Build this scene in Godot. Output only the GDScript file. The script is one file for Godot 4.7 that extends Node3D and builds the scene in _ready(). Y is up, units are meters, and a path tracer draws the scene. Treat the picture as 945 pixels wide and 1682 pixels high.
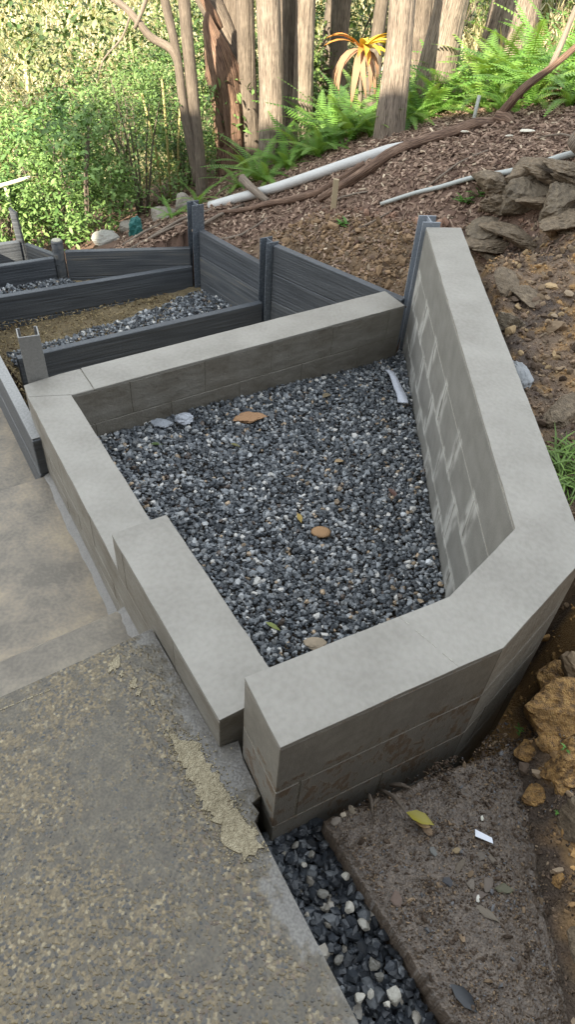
extends Node3D
# A stepped concrete-block planter beside concrete steps, timber terraces and a bush slope behind.
# Slab level is y = 0, the camera stands 1.745 m above it.

var rng := RandomNumberGenerator.new()
var nz := FastNoiseLite.new()
var nf := FastNoiseLite.new()
var used := {}
var M := {}

func _ready() -> void:
	rng.seed = 20731
	# ---------------------------------------------------------------- camera
	var cam := Camera3D.new()
	cam.name = "camera"
	cam.basis = Basis(Vector3.RIGHT, -0.75632) * Basis(Vector3.BACK, 0.07912)
	cam.position = Vector3(0, 1.745, 0)
	cam.fov = 73.66
	cam.near = 0.05
	cam.far = 200.0
	add_child(cam)
	cam.current = true
	# ---------------------------------------------------------------- sky, sun, exposure
	var env := Environment.new()
	var sky := Sky.new()
	var sm_ := ProceduralSkyMaterial.new()
	sm_.sky_top_color = Color(0.80, 0.83, 0.86)
	sm_.sky_horizon_color = Color(0.93, 0.92, 0.89)
	sm_.sky_curve = 0.2
	sm_.ground_bottom_color = Color(0.25, 0.24, 0.2)
	sm_.ground_horizon_color = Color(0.5, 0.5, 0.45)
	sm_.sun_angle_max = 1.0
	sm_.energy_multiplier = 1.0
	sky.sky_material = sm_
	env.background_mode = Environment.BG_SKY
	env.sky = sky
	env.tonemap_mode = Environment.TONE_MAPPER_LINEAR
	env.tonemap_exposure = 3.3
	env.sdfgi_enabled = true
	env.ssao_enabled = true
	env.ssil_enabled = true
	var we := WorldEnvironment.new()
	we.name = "world_environment"
	we.environment = env
	add_child(we)
	var sun := DirectionalLight3D.new()
	sun.name = "sun"
	sun.light_energy = 1.6
	sun.light_color = Color(1.0, 0.95, 0.86)
	sun.light_angular_distance = 0.6
	sun.shadow_enabled = true
	add_child(sun)
	sun.look_at_from_position(Vector3(-4, 6, 8), Vector3(-4, 6, 8) + Vector3(0.40, -0.60, -0.88))

	nz.seed = 11
	nz.frequency = 1.0
	nz.fractal_octaves = 4
	nf.seed = 29
	nf.frequency = 1.0
	nf.fractal_octaves = 2
	make_materials()
	build_terrain()
	build_unseen_house()
	build_slab_and_steps()
	build_footing()
	build_block_wall()
	build_beds()
	build_timber()
	build_gravel()
	build_mulch_and_soil()
	build_slope_things()
	build_trees()
	build_shrubs()
	build_ferns()
	build_rocks()
	build_litter()

# ==================================================================== helpers
func lin(r: float, g: float, b: float) -> Color:
	return Color(r, g, b).linear_to_srgb()

func numbered(n: String) -> String:
	if not used.has(n):
		used[n] = 0
		return n
	used[n] += 1
	return "%s_%03d" % [n, used[n]]

func tag(o: Node, label: String, category: String, group := "") -> void:
	o.set_meta("label", label)
	o.set_meta("category", category)
	if group != "":
		o.set_meta("group", group)

func thing(called: String, label: String, category: String, at := Vector3.ZERO, group := "") -> Node3D:
	var o := Node3D.new()
	o.name = numbered(called)
	add_child(o)
	o.position = at
	tag(o, label, category, group)
	return o

func put(mesh: Mesh, called: String, mat: Material, parent: Node, at := Vector3.ZERO) -> MeshInstance3D:
	var o := MeshInstance3D.new()
	o.name = numbered(called) if parent == self else called
	o.mesh = mesh
	if mat:
		o.material_override = mat
	parent.add_child(o, true)
	o.position = at
	return o

func struct_(mesh: Mesh, called: String, mat: Material) -> MeshInstance3D:
	var o := put(mesh, called, mat, self)
	o.set_meta("kind", "structure")
	return o

func sm(a: float, b: float, x: float) -> float:
	var t := clampf((x - a) / (b - a), 0.0, 1.0)
	return t * t * (3.0 - 2.0 * t)

func table(xs: Array, ys: Array, x: float) -> float:
	if x <= xs[0]:
		return ys[0]
	for i in range(1, xs.size()):
		if x <= xs[i]:
			return lerpf(ys[i - 1], ys[i], (x - xs[i - 1]) / (xs[i] - xs[i - 1]))
	return ys[-1]

func rr(a: float, b: float) -> float:
	return rng.randf_range(a, b)

func tri(st: SurfaceTool, a: Vector3, b: Vector3, c: Vector3, n: Vector3) -> void:
	# clockwise seen from the side n points to
	if (b - a).cross(c - a).dot(n) > 0.0:
		var t := b
		b = c
		c = t
	for p in [a, b, c]:
		st.set_normal(n)
		st.add_vertex(p)

# A six-sided solid with chamfered edges. c[0..3] is the bottom ring, c[4..7] the ring above it.
# uvo: origin of the face map, uvd: its direction, uvs: metres per unit
func hexa(st: SurfaceTool, c: Array, ch: float, uvo := Vector3.ZERO, uvd := Vector3.RIGHT, uvs := Vector2.ONE) -> void:
	var faces := [[0, 1, 2, 3], [4, 5, 6, 7], [0, 1, 5, 4], [1, 2, 6, 5], [2, 3, 7, 6], [3, 0, 4, 7]]
	var mid := Vector3.ZERO
	for p in c:
		mid += p / 8.0
	var fp := {}
	var fn := []
	for fi in 6:
		var f: Array = faces[fi]
		var n: Vector3 = (c[f[2]] - c[f[0]]).cross(c[f[3]] - c[f[1]]).normalized()
		var fm: Vector3 = (c[f[0]] + c[f[1]] + c[f[2]] + c[f[3]]) / 4.0
		if n.dot(fm - mid) < 0.0:
			n = -n
		fn.append(n)
		for k in 4:
			var p: Vector3 = c[f[k]]
			var a: Vector3 = c[f[(k + 1) % 4]] - p
			var b: Vector3 = c[f[(k + 3) % 4]] - p
			var q := p + a.normalized() * minf(ch, a.length() * 0.4) + b.normalized() * minf(ch, b.length() * 0.4)
			fp[fi * 8 + f[k]] = q
	var emit_quad := func(p: Array, n: Vector3) -> void:
		var o := [0, 1, 2, 0, 2, 3]
		if (p[1] - p[0]).cross(p[2] - p[0]).dot(n) > 0.0:
			o = [0, 2, 1, 0, 3, 2]
		for i in o:
			var v: Vector3 = p[i]
			st.set_normal(n)
			var along: float = uvd.dot(v - uvo)
			var side: float = (v - uvo - uvd * along - Vector3.UP * (v.y - uvo.y)).length()
			if absf(n.y) > 0.7:
				st.set_uv(Vector2(along / uvs.x, (v.y - uvo.y + side) / uvs.y))
			else:
				st.set_uv(Vector2((along + side * 0.7) / uvs.x, (v.y - uvo.y) / uvs.y))
			st.add_vertex(v)
	for fi in 6:
		var f: Array = faces[fi]
		emit_quad.call([fp[fi * 8 + f[0]], fp[fi * 8 + f[1]], fp[fi * 8 + f[2]], fp[fi * 8 + f[3]]], fn[fi])
	for e in [[0, 1, 0, 2], [1, 2, 0, 3], [2, 3, 0, 4], [3, 0, 0, 5], [4, 5, 1, 2], [5, 6, 1, 3], [6, 7, 1, 4], [7, 4, 1, 5], [0, 4, 2, 5], [1, 5, 2, 3], [2, 6, 3, 4], [3, 7, 4, 5]]:
		emit_quad.call([fp[e[2] * 8 + e[0]], fp[e[2] * 8 + e[1]], fp[e[3] * 8 + e[1]], fp[e[3] * 8 + e[0]]], (fn[e[2]] + fn[e[3]]).normalized())
	for v in 8:
		var three := []
		var n := Vector3.ZERO
		for fi in 6:
			if fp.has(fi * 8 + v):
				three.append(fp[fi * 8 + v])
				n += fn[fi]
		emit_quad.call([three[0], three[1], three[2], three[2]], n.normalized())

func begin() -> SurfaceTool:
	var st := SurfaceTool.new()
	st.begin(Mesh.PRIMITIVE_TRIANGLES)
	return st

func v3(p, y: float) -> Vector3:
	return Vector3(p.x, y, p.y)

# box between plan quad corners (Vector2 x,z) and two heights
func prism4(q: Array, y0: float, y1: float, ch: float, uvo := Vector3.ZERO, uvd := Vector3.RIGHT, uvs := Vector2.ONE) -> ArrayMesh:
	var st := begin()
	var c := []
	for p in q:
		c.append(v3(p, y0))
	for p in q:
		c.append(v3(p, y1))
	hexa(st, c, ch, uvo, uvd, uvs)
	return st.commit()

# vertical prism over any plan polygon
func prism(poly: PackedVector2Array, y0: float, y1: float, ch := 0.0) -> ArrayMesh:
	var st := begin()
	var top := poly
	var mid := Vector2.ZERO
	for p in poly:
		mid += p / poly.size()
	if ch > 0.0:
		top = PackedVector2Array()
		var off := Geometry2D.offset_polygon(poly, -ch, Geometry2D.JOIN_MITER)
		if off.size() == 1 and off[0].size() == poly.size():
			# match the starting corner
			var best := 0
			for i in poly.size():
				if off[0][i].distance_to(poly[0]) < off[0][best].distance_to(poly[0]):
					best = i
			for i in poly.size():
				top.append(off[0][(best + i) % poly.size()])
		else:
			top = poly
	var idx := Geometry2D.triangulate_polygon(top)
	for i in range(0, idx.size(), 3):
		tri(st, v3(top[idx[i]], y1), v3(top[idx[i + 1]], y1), v3(top[idx[i + 2]], y1), Vector3.UP)
	for i in poly.size():
		var a := poly[i]
		var b := poly[(i + 1) % poly.size()]
		var n2 := (b - a).orthogonal().normalized()
		if Geometry2D.is_point_in_polygon((a + b) * 0.5 + n2 * 0.002, poly):
			n2 = -n2
		var n := Vector3(n2.x, 0, n2.y)
		tri(st, v3(a, y0), v3(b, y0), v3(b, y1 - ch), n)
		tri(st, v3(a, y0), v3(b, y1 - ch), v3(a, y1 - ch), n)
		if ch > 0.0:
			var ta := top[i]
			var tb := top[(i + 1) % poly.size()]
			var m := (n + Vector3.UP).normalized()
			tri(st, v3(a, y1 - ch), v3(b, y1 - ch), v3(tb, y1), m)
			tri(st, v3(a, y1 - ch), v3(tb, y1), v3(ta, y1), m)
	return st.commit()

# tube along points with radii; bark relief from noise
func tube(st: SurfaceTool, pts: Array, rad: Array, seg := 12, rough := 0.0, seed_ := 0.0, caps := true, detail := 1, vs := 1.0) -> void:
	var P := []
	var R := []
	for i in range(pts.size() - 1):
		for k in detail:
			var t := float(k) / detail
			var a: Vector3 = pts[max(i - 1, 0)]
			var b: Vector3 = pts[i]
			var c: Vector3 = pts[i + 1]
			var d: Vector3 = pts[min(i + 2, pts.size() - 1)]
			P.append(b.cubic_interpolate(c, a, d, t))
			R.append(lerpf(rad[i], rad[i + 1], t))
	P.append(pts[-1])
	R.append(rad[-1])
	var rings := []
	var up := Vector3.UP
	var len_ := 0.0
	var lens := []
	var prev := Vector3.ZERO
	for i in P.size():
		var dir: Vector3 = (P[min(i + 1, P.size() - 1)] - P[max(i - 1, 0)]).normalized()
		if i == 0:
			prev = dir.cross(Vector3.RIGHT if absf(dir.x) < 0.8 else Vector3.UP).normalized()
		else:
			len_ += (P[i] - P[i - 1]).length()
		lens.append(len_)
		prev = (prev - dir * prev.dot(dir)).normalized()
		var side: Vector3 = prev
		var oth := dir.cross(side)
		var ring := []
		for k in seg + 1:
			var a := TAU * (k % seg) / seg
			var r: float = R[i]
			if rough > 0.0:
				r *= 1.0 + rough * (0.5 - 1.6 * absf(nf.get_noise_3d(cos(a) * 4.6 + seed_, sin(a) * 4.6, len_ * 1.3 + seed_)) + 0.8 * nz.get_noise_3d(cos(a) * 1.1 + seed_, sin(a) * 1.1, len_ * 1.1))
			ring.append(P[i] + (side * cos(a) + oth * sin(a)) * r)
		rings.append(ring)
	var flip := false
	for i in range(rings.size() - 1):
		for k in seg:
			var q := [rings[i][k], rings[i][k + 1], rings[i + 1][k + 1], rings[i + 1][k]]
			var uv := [Vector2(float(k) / seg, lens[i] * vs), Vector2(float(k + 1) / seg, lens[i] * vs), Vector2(float(k + 1) / seg, lens[i + 1] * vs), Vector2(float(k) / seg, lens[i + 1] * vs)]
			var ctr: Vector3 = P[i]
			var order := [0, 1, 2, 0, 2, 3]
			if (q[1] - q[0]).cross(q[2] - q[0]).dot(q[0] - ctr) > 0.0:
				order = [0, 2, 1, 0, 3, 2]
			for j in order:
				st.set_uv(uv[j])
				st.add_vertex(q[j])
	if caps:
		for e in [0, rings.size() - 1]:
			var out: Vector3 = (P[0] - P[1]) if e == 0 else (P[-1] - P[-2])
			for k in seg:
				var a: Vector3 = P[e]
				var b: Vector3 = rings[e][k]
				var c: Vector3 = rings[e][k + 1]
				if (b - a).cross(c - a).dot(out) > 0.0:
					var t := b
					b = c
					c = t
				for p in [a, b, c]:
					st.set_uv(Vector2(0.5, 0.5))
					st.add_vertex(p)

func tube_mesh(pts: Array, rad: Array, seg := 12, rough := 0.0, seed_ := 0.0, caps := true, detail := 1, vs := 1.0) -> ArrayMesh:
	var st := begin()
	tube(st, pts, rad, seg, rough, seed_, caps, detail, vs)
	st.generate_normals()
	return st.commit()

# an angular stone about one unit across
func stone_mesh(seed_: int, jag: float, flat: float, rings := 5, segs := 8, smooth := false) -> ArrayMesh:
	var g := RandomNumberGenerator.new()
	g.seed = seed_
	var st := begin()
	var pts := []
	for i in rings + 1:
		var th := PI * i / rings
		var row := []
		for k in segs:
			var a := TAU * (k + 0.5 * (i % 2)) / segs
			var r := 0.5 * (1.0 + g.randf_range(-jag, jag))
			if i == 0 or i == rings:
				r = 0.5 * (1.0 - jag * 0.3)
			row.append(Vector3(sin(th) * cos(a) * r, cos(th) * r * flat, sin(th) * sin(a) * r * 0.85))
		rings_fix(row, i, rings)
		pts.append(row)
	for i in rings:
		for k in segs:
			var a: Vector3 = pts[i][k]
			var b: Vector3 = pts[i][(k + 1) % segs]
			var c: Vector3 = pts[i + 1][(k + 1) % segs]
			var d: Vector3 = pts[i + 1][k]
			for t in [[a, b, c], [a, c, d]]:
				var n: Vector3 = (t[1] - t[0]).cross(t[2] - t[0])
				if n.length() < 1e-7:
					continue
				var o: Array = t
				if n.dot(t[0] + t[1] + t[2]) > 0.0:
					o = [t[0], t[2], t[1]]
				for p in o:
					if not smooth:
						st.set_smooth_group(-1)
					st.add_vertex(p)
	st.generate_normals()
	return st.commit()

func rings_fix(row: Array, i: int, rings: int) -> void:
	if i == 0 or i == rings:
		for k in row.size():
			row[k] = Vector3(0, row[0].y, 0)

# a broken rock: a lump cut by random planes, with a little surface noise
func boulder_mesh(size: Vector3, seed_: float, jag: float, n := 17) -> ArrayMesh:
	var g := RandomNumberGenerator.new()
	g.seed = int(seed_ * 131.0) + 7
	var planes := []
	for k in 15:
		var d := Vector3(g.randfn(), g.randfn(), g.randfn()).normalized()
		planes.append([d, g.randf_range(0.62, 0.98)])
	var st := begin()
	var P := []
	for i in n + 1:
		var row := []
		var th := PI * i / n
		for k in n * 2:
			var a := TAU * k / (n * 2)
			var d := Vector3(sin(th) * cos(a), cos(th), sin(th) * sin(a))
			var r := 1.15
			for q in planes:
				var c: float = d.dot(q[0])
				if c > 0.05:
					r = minf(r, q[1] / c)
			r *= 1.0 + jag * (0.30 * nz.get_noise_3d(d.x * 1.6 + seed_, d.y * 1.6, d.z * 1.6) + 0.14 * nf.get_noise_3d(d.x * 6.0, d.y * 6.0 + seed_, d.z * 6.0))
			row.append(d * r * size * 0.55)
		P.append(row)
	for i in n:
		for k in n * 2:
			var a: Vector3 = P[i][k]
			var b: Vector3 = P[i][(k + 1) % (n * 2)]
			var c: Vector3 = P[i + 1][(k + 1) % (n * 2)]
			var d: Vector3 = P[i + 1][k]
			for t in [[a, b, c], [a, c, d]]:
				var nn: Vector3 = (t[1] - t[0]).cross(t[2] - t[0])
				if nn.length() < 1e-9:
					continue
				var o: Array = t
				if nn.dot(t[0] + t[1] + t[2]) > 0.0:
					o = [t[0], t[2], t[1]]
				for p in o:
					st.set_smooth_group(-1)
					st.add_vertex(p)
	st.generate_normals()
	return st.commit()

func leaf_mesh(l: float, w: float, fold: float, droop: float) -> ArrayMesh:
	var st := begin()
	var prof := [[0.0, 0.05], [0.3, 0.85], [0.62, 0.9], [1.0, 0.03]]
	for s in [-1.0, 1.0]:
		for i in 3:
			var t0: float = prof[i][0]
			var t1: float = prof[i + 1][0]
			var a := Vector3(0, -droop * t0 * t0 * l, t0 * l)
			var b := Vector3(0, -droop * t1 * t1 * l, t1 * l)
			var c := b + Vector3(s * prof[i + 1][1] * w * 0.5, fold * prof[i + 1][1] * w, 0)
			var d := a + Vector3(s * prof[i][1] * w * 0.5, fold * prof[i][1] * w, 0)
			for t in [[a, b, c], [a, c, d]]:
				var n: Vector3 = (t[1] - t[0]).cross(t[2] - t[0])
				var o: Array = [t[0], t[2], t[1]] if n.y > 0.0 else t
				for p in o:
					st.add_vertex(p)
	st.generate_normals()
	return st.commit()

func scatter(parent: Node, called: String, mesh: Mesh, mat: Material, xf: Array, cols: Array) -> MultiMeshInstance3D:
	var mm := MultiMesh.new()
	mm.transform_format = MultiMesh.TRANSFORM_3D
	mm.use_colors = true
	mm.mesh = mesh
	mm.instance_count = xf.size()
	for i in xf.size():
		mm.set_instance_transform(i, xf[i])
		mm.set_instance_color(i, cols[i])
	var o := MultiMeshInstance3D.new()
	o.name = numbered(called) if parent == self else called
	o.multimesh = mm
	o.material_override = mat
	o.set_meta("kind", "stuff")
	parent.add_child(o, true)
	return o

func rand_basis() -> Basis:
	return Basis(Vector3.UP, rr(0, TAU)) * Basis(Vector3.RIGHT, rr(0, TAU)) * Basis(Vector3.BACK, rr(0, TAU))

# ==================================================================== textures and materials
func noise_bytes(size: int, freq: float, seed_: int, oct := 4, type := FastNoiseLite.TYPE_SIMPLEX_SMOOTH, stretch := Vector2.ONE) -> PackedByteArray:
	var n := FastNoiseLite.new()
	n.seed = seed_
	n.noise_type = type
	n.frequency = freq / size
	n.fractal_octaves = oct
	var img := n.get_seamless_image(int(size / stretch.x), int(size / stretch.y), false, false, 0.12, true)
	if stretch != Vector2.ONE:
		img.resize(size, size, Image.INTERPOLATE_CUBIC)
	img.convert(Image.FORMAT_L8)
	return img.get_data()

# layers: [bytes, weight]; stops: [[pos, Color linear], ...]
func ramp_tex(size: int, layers: Array, stops: Array) -> ImageTexture:
	var lut := PackedByteArray()
	lut.resize(768)
	for i in 256:
		var t := i / 255.0
		var c: Color = stops[0][1]
		for k in range(1, stops.size()):
			if t >= stops[k - 1][0]:
				var f := clampf((t - stops[k - 1][0]) / (stops[k][0] - stops[k - 1][0]), 0, 1)
				c = stops[k - 1][1].lerp(stops[k][1], f)
		c = c.linear_to_srgb()
		lut[i * 3] = int(clampf(c.r, 0, 1) * 255)
		lut[i * 3 + 1] = int(clampf(c.g, 0, 1) * 255)
		lut[i * 3 + 2] = int(clampf(c.b, 0, 1) * 255)
	var out := PackedByteArray()
	out.resize(size * size * 3)
	var n := size * size
	for i in n:
		var v := 0.0
		for l in layers:
			v += l[0][i] * l[1]
		var k := clampi(int(v), 0, 255) * 3
		out[i * 3] = lut[k]
		out[i * 3 + 1] = lut[k + 1]
		out[i * 3 + 2] = lut[k + 2]
	var img := Image.create_from_data(size, size, false, Image.FORMAT_RGB8, out)
	img.generate_mipmaps()
	return ImageTexture.create_from_image(img)

func normal_tex(size: int, layers: Array, depth: float) -> ImageTexture:
	var out := PackedByteArray()
	out.resize(size * size)
	for i in size * size:
		var v := 0.0
		for l in layers:
			v += l[0][i] * l[1]
		out[i] = clampi(int(v), 0, 255)
	var img := Image.create_from_data(size, size, false, Image.FORMAT_L8, out)
	img.convert(Image.FORMAT_RGBA8)
	img.bump_map_to_normal_map(depth)
	img.generate_mipmaps()
	return ImageTexture.create_from_image(img)

func tmat(tex: Texture2D, nrm: Texture2D, tile: float, rough: float, nscale := 1.0, tri_ := true) -> StandardMaterial3D:
	var m := StandardMaterial3D.new()
	m.albedo_texture = tex
	m.roughness = rough
	if nrm:
		m.normal_enabled = true
		m.normal_texture = nrm
		m.normal_scale = nscale
	if tri_:
		m.uv1_triplanar = true
		m.uv1_world_triplanar = true
		m.uv1_scale = Vector3.ONE / tile
	return m

func plain(c: Color, rough: float, spec := 0.5) -> StandardMaterial3D:
	var m := StandardMaterial3D.new()
	m.albedo_color = c
	m.roughness = rough
	m.metallic_specular = spec
	return m

func C(r: float, g: float, b: float) -> Color:
	return Color(r, g, b)

func make_materials() -> void:
	var coarse := noise_bytes(512, 4.0, 1, 4)
	var fine := noise_bytes(512, 60.0, 2, 4)
	var mid := noise_bytes(512, 16.0, 3, 4)
	var cell := noise_bytes(512, 40.0, 4, 2, FastNoiseLite.TYPE_CELLULAR)
	# trowelled cement topping of the block walls
	var swirl := noise_bytes(512, 9.0, 5, 5, FastNoiseLite.TYPE_SIMPLEX_SMOOTH, Vector2(3, 1))
	M.cap = tmat(ramp_tex(512, [[coarse, 0.45], [swirl, 0.2], [fine, 0.35]], [[0.25, C(0.225, 0.211, 0.185)], [0.5, C(0.268, 0.253, 0.224)], [0.75, C(0.302, 0.286, 0.255)]]), normal_tex(512, [[fine, 0.85], [swirl, 0.15]], 1.6), 1.4, 0.6, 0.35)
	# bagged faces: plaster with brown stains
	M.face = tmat(ramp_tex(512, [[coarse, 0.45], [swirl, 0.25], [mid, 0.15], [fine, 0.15]], [[0.25, C(0.135, 0.116, 0.090)], [0.42, C(0.190, 0.174, 0.146)], [0.6, C(0.222, 0.208, 0.180)], [0.8, C(0.28, 0.266, 0.234)]]), normal_tex(512, [[fine, 0.2], [swirl, 0.5], [mid, 0.3]], 6.0), 0.75, 0.5, 0.8)
	M.face_joint = tmat(ramp_tex(512, [[mid, 0.5], [fine, 0.5]], [[0.2, C(0.12, 0.105, 0.08)], [0.55, C(0.20, 0.185, 0.15)], [0.8, C(0.30, 0.285, 0.24)]]), normal_tex(512, [[fine, 1.0]], 4.0), 0.4, 0.7)
	M.mortar = tmat(ramp_tex(512, [[mid, 0.5], [fine, 0.5]], [[0.2, C(0.30, 0.28, 0.24)], [0.8, C(0.44, 0.42, 0.37)]]), normal_tex(512, [[fine, 1.0]], 4.0), 0.4, 0.85)
	# treads: worn concrete, tan and grey
	M.tread = tmat(ramp_tex(512, [[coarse, 0.55], [mid, 0.15], [fine, 0.3]], [[0.25, C(0.155, 0.134, 0.106)], [0.42, C(0.215, 0.184, 0.143)], [0.6, C(0.275, 0.228, 0.168)], [0.8, C(0.35, 0.285, 0.195)]]), normal_tex(512, [[fine, 0.8], [mid, 0.2]], 2.0), 1.3, 0.5, 0.25)
	M.tread_grey = tmat(ramp_tex(512, [[coarse, 0.45], [mid, 0.2], [fine, 0.35]], [[0.25, C(0.145, 0.126, 0.10)], [0.5, C(0.205, 0.178, 0.14)], [0.8, C(0.285, 0.245, 0.185)]]), normal_tex(512, [[fine, 0.8], [mid, 0.2]], 2.0), 1.1, 0.5, 0.25)
	M.lump = tmat(ramp_tex(512, [[mid, 0.5], [fine, 0.5]], [[0.2, C(0.22, 0.185, 0.12)], [0.5, C(0.36, 0.31, 0.21)], [0.8, C(0.50, 0.44, 0.31)]]), normal_tex(512, [[fine, 0.6], [cell, 0.4]], 10.0), 0.35, 0.9, 1.2)
	M.smooth_mortar = tmat(ramp_tex(512, [[mid, 0.4], [fine, 0.6]], [[0.2, C(0.165, 0.155, 0.142)], [0.8, C(0.25, 0.238, 0.22)]]), normal_tex(512, [[fine, 0.5], [mid, 0.5]], 4.0), 0.5, 0.5)
	# footing: old rough concrete under dirt
	M.footing = tmat(ramp_tex(512, [[mid, 0.45], [fine, 0.55]], [[0.25, C(0.055, 0.041, 0.031)], [0.5, C(0.102, 0.077, 0.058)], [0.75, C(0.19, 0.147, 0.108)]]), normal_tex(512, [[fine, 0.5], [cell, 0.5]], 8.0), 0.45, 0.38)
	# ground: grain multiplied by the soil colour at each vertex
	M.soil = tmat(ramp_tex(512, [[mid, 0.4], [fine, 0.6]], [[0.2, C(0.5, 0.48, 0.46)], [0.8, C(1, 1, 1)]]), normal_tex(512, [[fine, 0.6], [mid, 0.4]], 9.0), 0.5, 0.85)
	M.soil.vertex_color_use_as_albedo = true
	# stained timber, grain along U
	var grain := noise_bytes(512, 26.0, 7, 4, FastNoiseLite.TYPE_SIMPLEX_SMOOTH, Vector2(16, 1))
	var knots := noise_bytes(512, 7.0, 8, 2, FastNoiseLite.TYPE_SIMPLEX_SMOOTH, Vector2(2, 1))
	M.timber = tmat(ramp_tex(512, [[grain, 0.55], [knots, 0.3], [fine, 0.15]], [[0.15, C(0.048, 0.053, 0.060)], [0.45, C(0.070, 0.077, 0.087)], [0.8, C(0.100, 0.108, 0.118)]]), normal_tex(512, [[grain, 0.8], [fine, 0.2]], 4.0), 1.0, 0.5, 0.7, false)
	M.timber_old = tmat(ramp_tex(512, [[grain, 0.4], [knots, 0.45], [fine, 0.15]], [[0.15, C(0.052, 0.056, 0.062)], [0.42, C(0.090, 0.097, 0.105)], [0.62, C(0.115, 0.120, 0.124)], [0.85, C(0.175, 0.160, 0.135)]]), normal_tex(512, [[grain, 0.8], [fine, 0.2]], 4.0), 1.0, 0.6, 0.7, false)
	# bark: ridges along V
	var ridge := noise_bytes(512, 22.0, 9, 3, FastNoiseLite.TYPE_SIMPLEX_SMOOTH, Vector2(1, 8))
	var flake := noise_bytes(512, 30.0, 10, 3, FastNoiseLite.TYPE_SIMPLEX_SMOOTH, Vector2(1, 3))
	var bn := normal_tex(512, [[ridge, 0.7], [flake, 0.3]], 12.0)
	M.bark = tmat(ramp_tex(512, [[ridge, 0.5], [flake, 0.3], [coarse, 0.2]], [[0.28, C(0.09, 0.07, 0.055)], [0.45, C(0.20, 0.16, 0.124)], [0.72, C(0.33, 0.27, 0.212)]]), bn, 1.0, 0.9, 1.0, false)
	M.bark_grey = tmat(ramp_tex(512, [[ridge, 0.5], [flake, 0.3], [coarse, 0.2]], [[0.25, C(0.07, 0.055, 0.043)], [0.5, C(0.15, 0.12, 0.092)], [0.75, C(0.25, 0.205, 0.16)]]), bn, 1.0, 0.9, 1.0, false)
	M.rotten = tmat(ramp_tex(512, [[ridge, 0.5], [flake, 0.3], [coarse, 0.2]], [[0.25, C(0.05, 0.03, 0.022)], [0.5, C(0.18, 0.105, 0.07)], [0.75, C(0.34, 0.23, 0.155)]]), bn, 1.0, 0.9, 1.0, false)
	for k in ["bark", "bark_grey", "rotten"]:
		M[k].uv1_scale = Vector3(3, 1, 1)
	# stones
	M.stone = tmat(ramp_tex(512, [[mid, 0.4], [fine, 0.6]], [[0.2, C(0.62, 0.62, 0.62)], [0.8, C(1, 1, 1)]]), normal_tex(512, [[fine, 1.0]], 4.0), 0.12, 0.28, 0.6)
	M.stone.vertex_color_use_as_albedo = true
	M.branch = tmat(ramp_tex(512, [[ridge, 0.5], [flake, 0.3], [coarse, 0.2]], [[0.25, C(0.06, 0.035, 0.026)], [0.5, C(0.17, 0.105, 0.072)], [0.75, C(0.30, 0.20, 0.14)]]), bn, 1.0, 0.9, 1.0, false)
	M.rock = tmat(ramp_tex(512, [[mid, 0.45], [fine, 0.35], [coarse, 0.2]], [[0.2, C(0.065, 0.05, 0.034)], [0.5, C(0.17, 0.128, 0.085)], [0.8, C(0.30, 0.232, 0.155)]]), normal_tex(512, [[fine, 0.5], [mid, 0.5]], 10.0), 0.5, 0.85)
	M.rock_dark = tmat(ramp_tex(512, [[mid, 0.45], [fine, 0.35], [coarse, 0.2]], [[0.2, C(0.065, 0.052, 0.038)], [0.5, C(0.155, 0.122, 0.084)], [0.8, C(0.27, 0.215, 0.145)]]), normal_tex(512, [[fine, 0.5], [mid, 0.5]], 10.0), 0.5, 0.8)
	M.chip = plain(Color.WHITE, 0.9, 0.2)
	M.chip.vertex_color_use_as_albedo = true
	M.leaf = plain(Color.WHITE, 0.5, 0.4)
	M.leaf.vertex_color_use_as_albedo = true
	M.leaf.backlight = Color(0.5, 0.55, 0.25)
	M.leaf.backlight_enabled = true
	M.steel = tmat(ramp_tex(512, [[mid, 0.5], [fine, 0.5]], [[0.2, C(0.21, 0.21, 0.208)], [0.8, C(0.34, 0.338, 0.33)]]), null, 0.25, 0.55)
	M.steel.metallic = 0.35
	M.steel_paint = tmat(ramp_tex(512, [[mid, 0.45], [fine, 0.55]], [[0.25, C(0.070, 0.083, 0.100)], [0.6, C(0.125, 0.145, 0.17)], [0.74, C(0.34, 0.37, 0.40)]]), null, 0.3, 0.4)
	M.steel_blue = tmat(ramp_tex(512, [[mid, 0.5], [fine, 0.5]], [[0.2, C(0.20, 0.225, 0.26)], [0.8, C(0.34, 0.37, 0.41)]]), null, 0.25, 0.45)
	M.pvc = tmat(ramp_tex(512, [[coarse, 0.5], [fine, 0.5]], [[0.2, C(0.46, 0.46, 0.44)], [0.8, C(0.62, 0.62, 0.61)]]), null, 0.7, 0.35)
	M.conduit = plain(lin(0.42, 0.44, 0.42), 0.5)

# ==================================================================== ground
var WALL_OUT := [Vector2(0.025, -0.72), Vector2(0.56, -1.03), Vector2(0.863, -1.382), Vector2(0.818, -3.805)]
var BUILT := PackedVector2Array([Vector2(0.0, -0.80), Vector2(0.5, -1.10), Vector2(0.767, -1.42), Vector2(0.72, -3.79), Vector2(0.60, -3.885), Vector2(-0.263, -4.575), Vector2(-0.865, -5.17), Vector2(-1.85, -4.915), Vector2(-2.185, -5.10), Vector2(-4.6, -3.5), Vector2(-4.6, 3.0), Vector2(1.9, 3.0), Vector2(0.25, -0.33)])
var P2 := Vector2(-0.263, -4.557)
var P3 := Vector2(-0.853, -5.149)
var P4 := Vector2(-1.839, -4.888)
var P5 := Vector2(-2.166, -5.073)
var PR := Vector2(0.605, -3.865)

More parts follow.
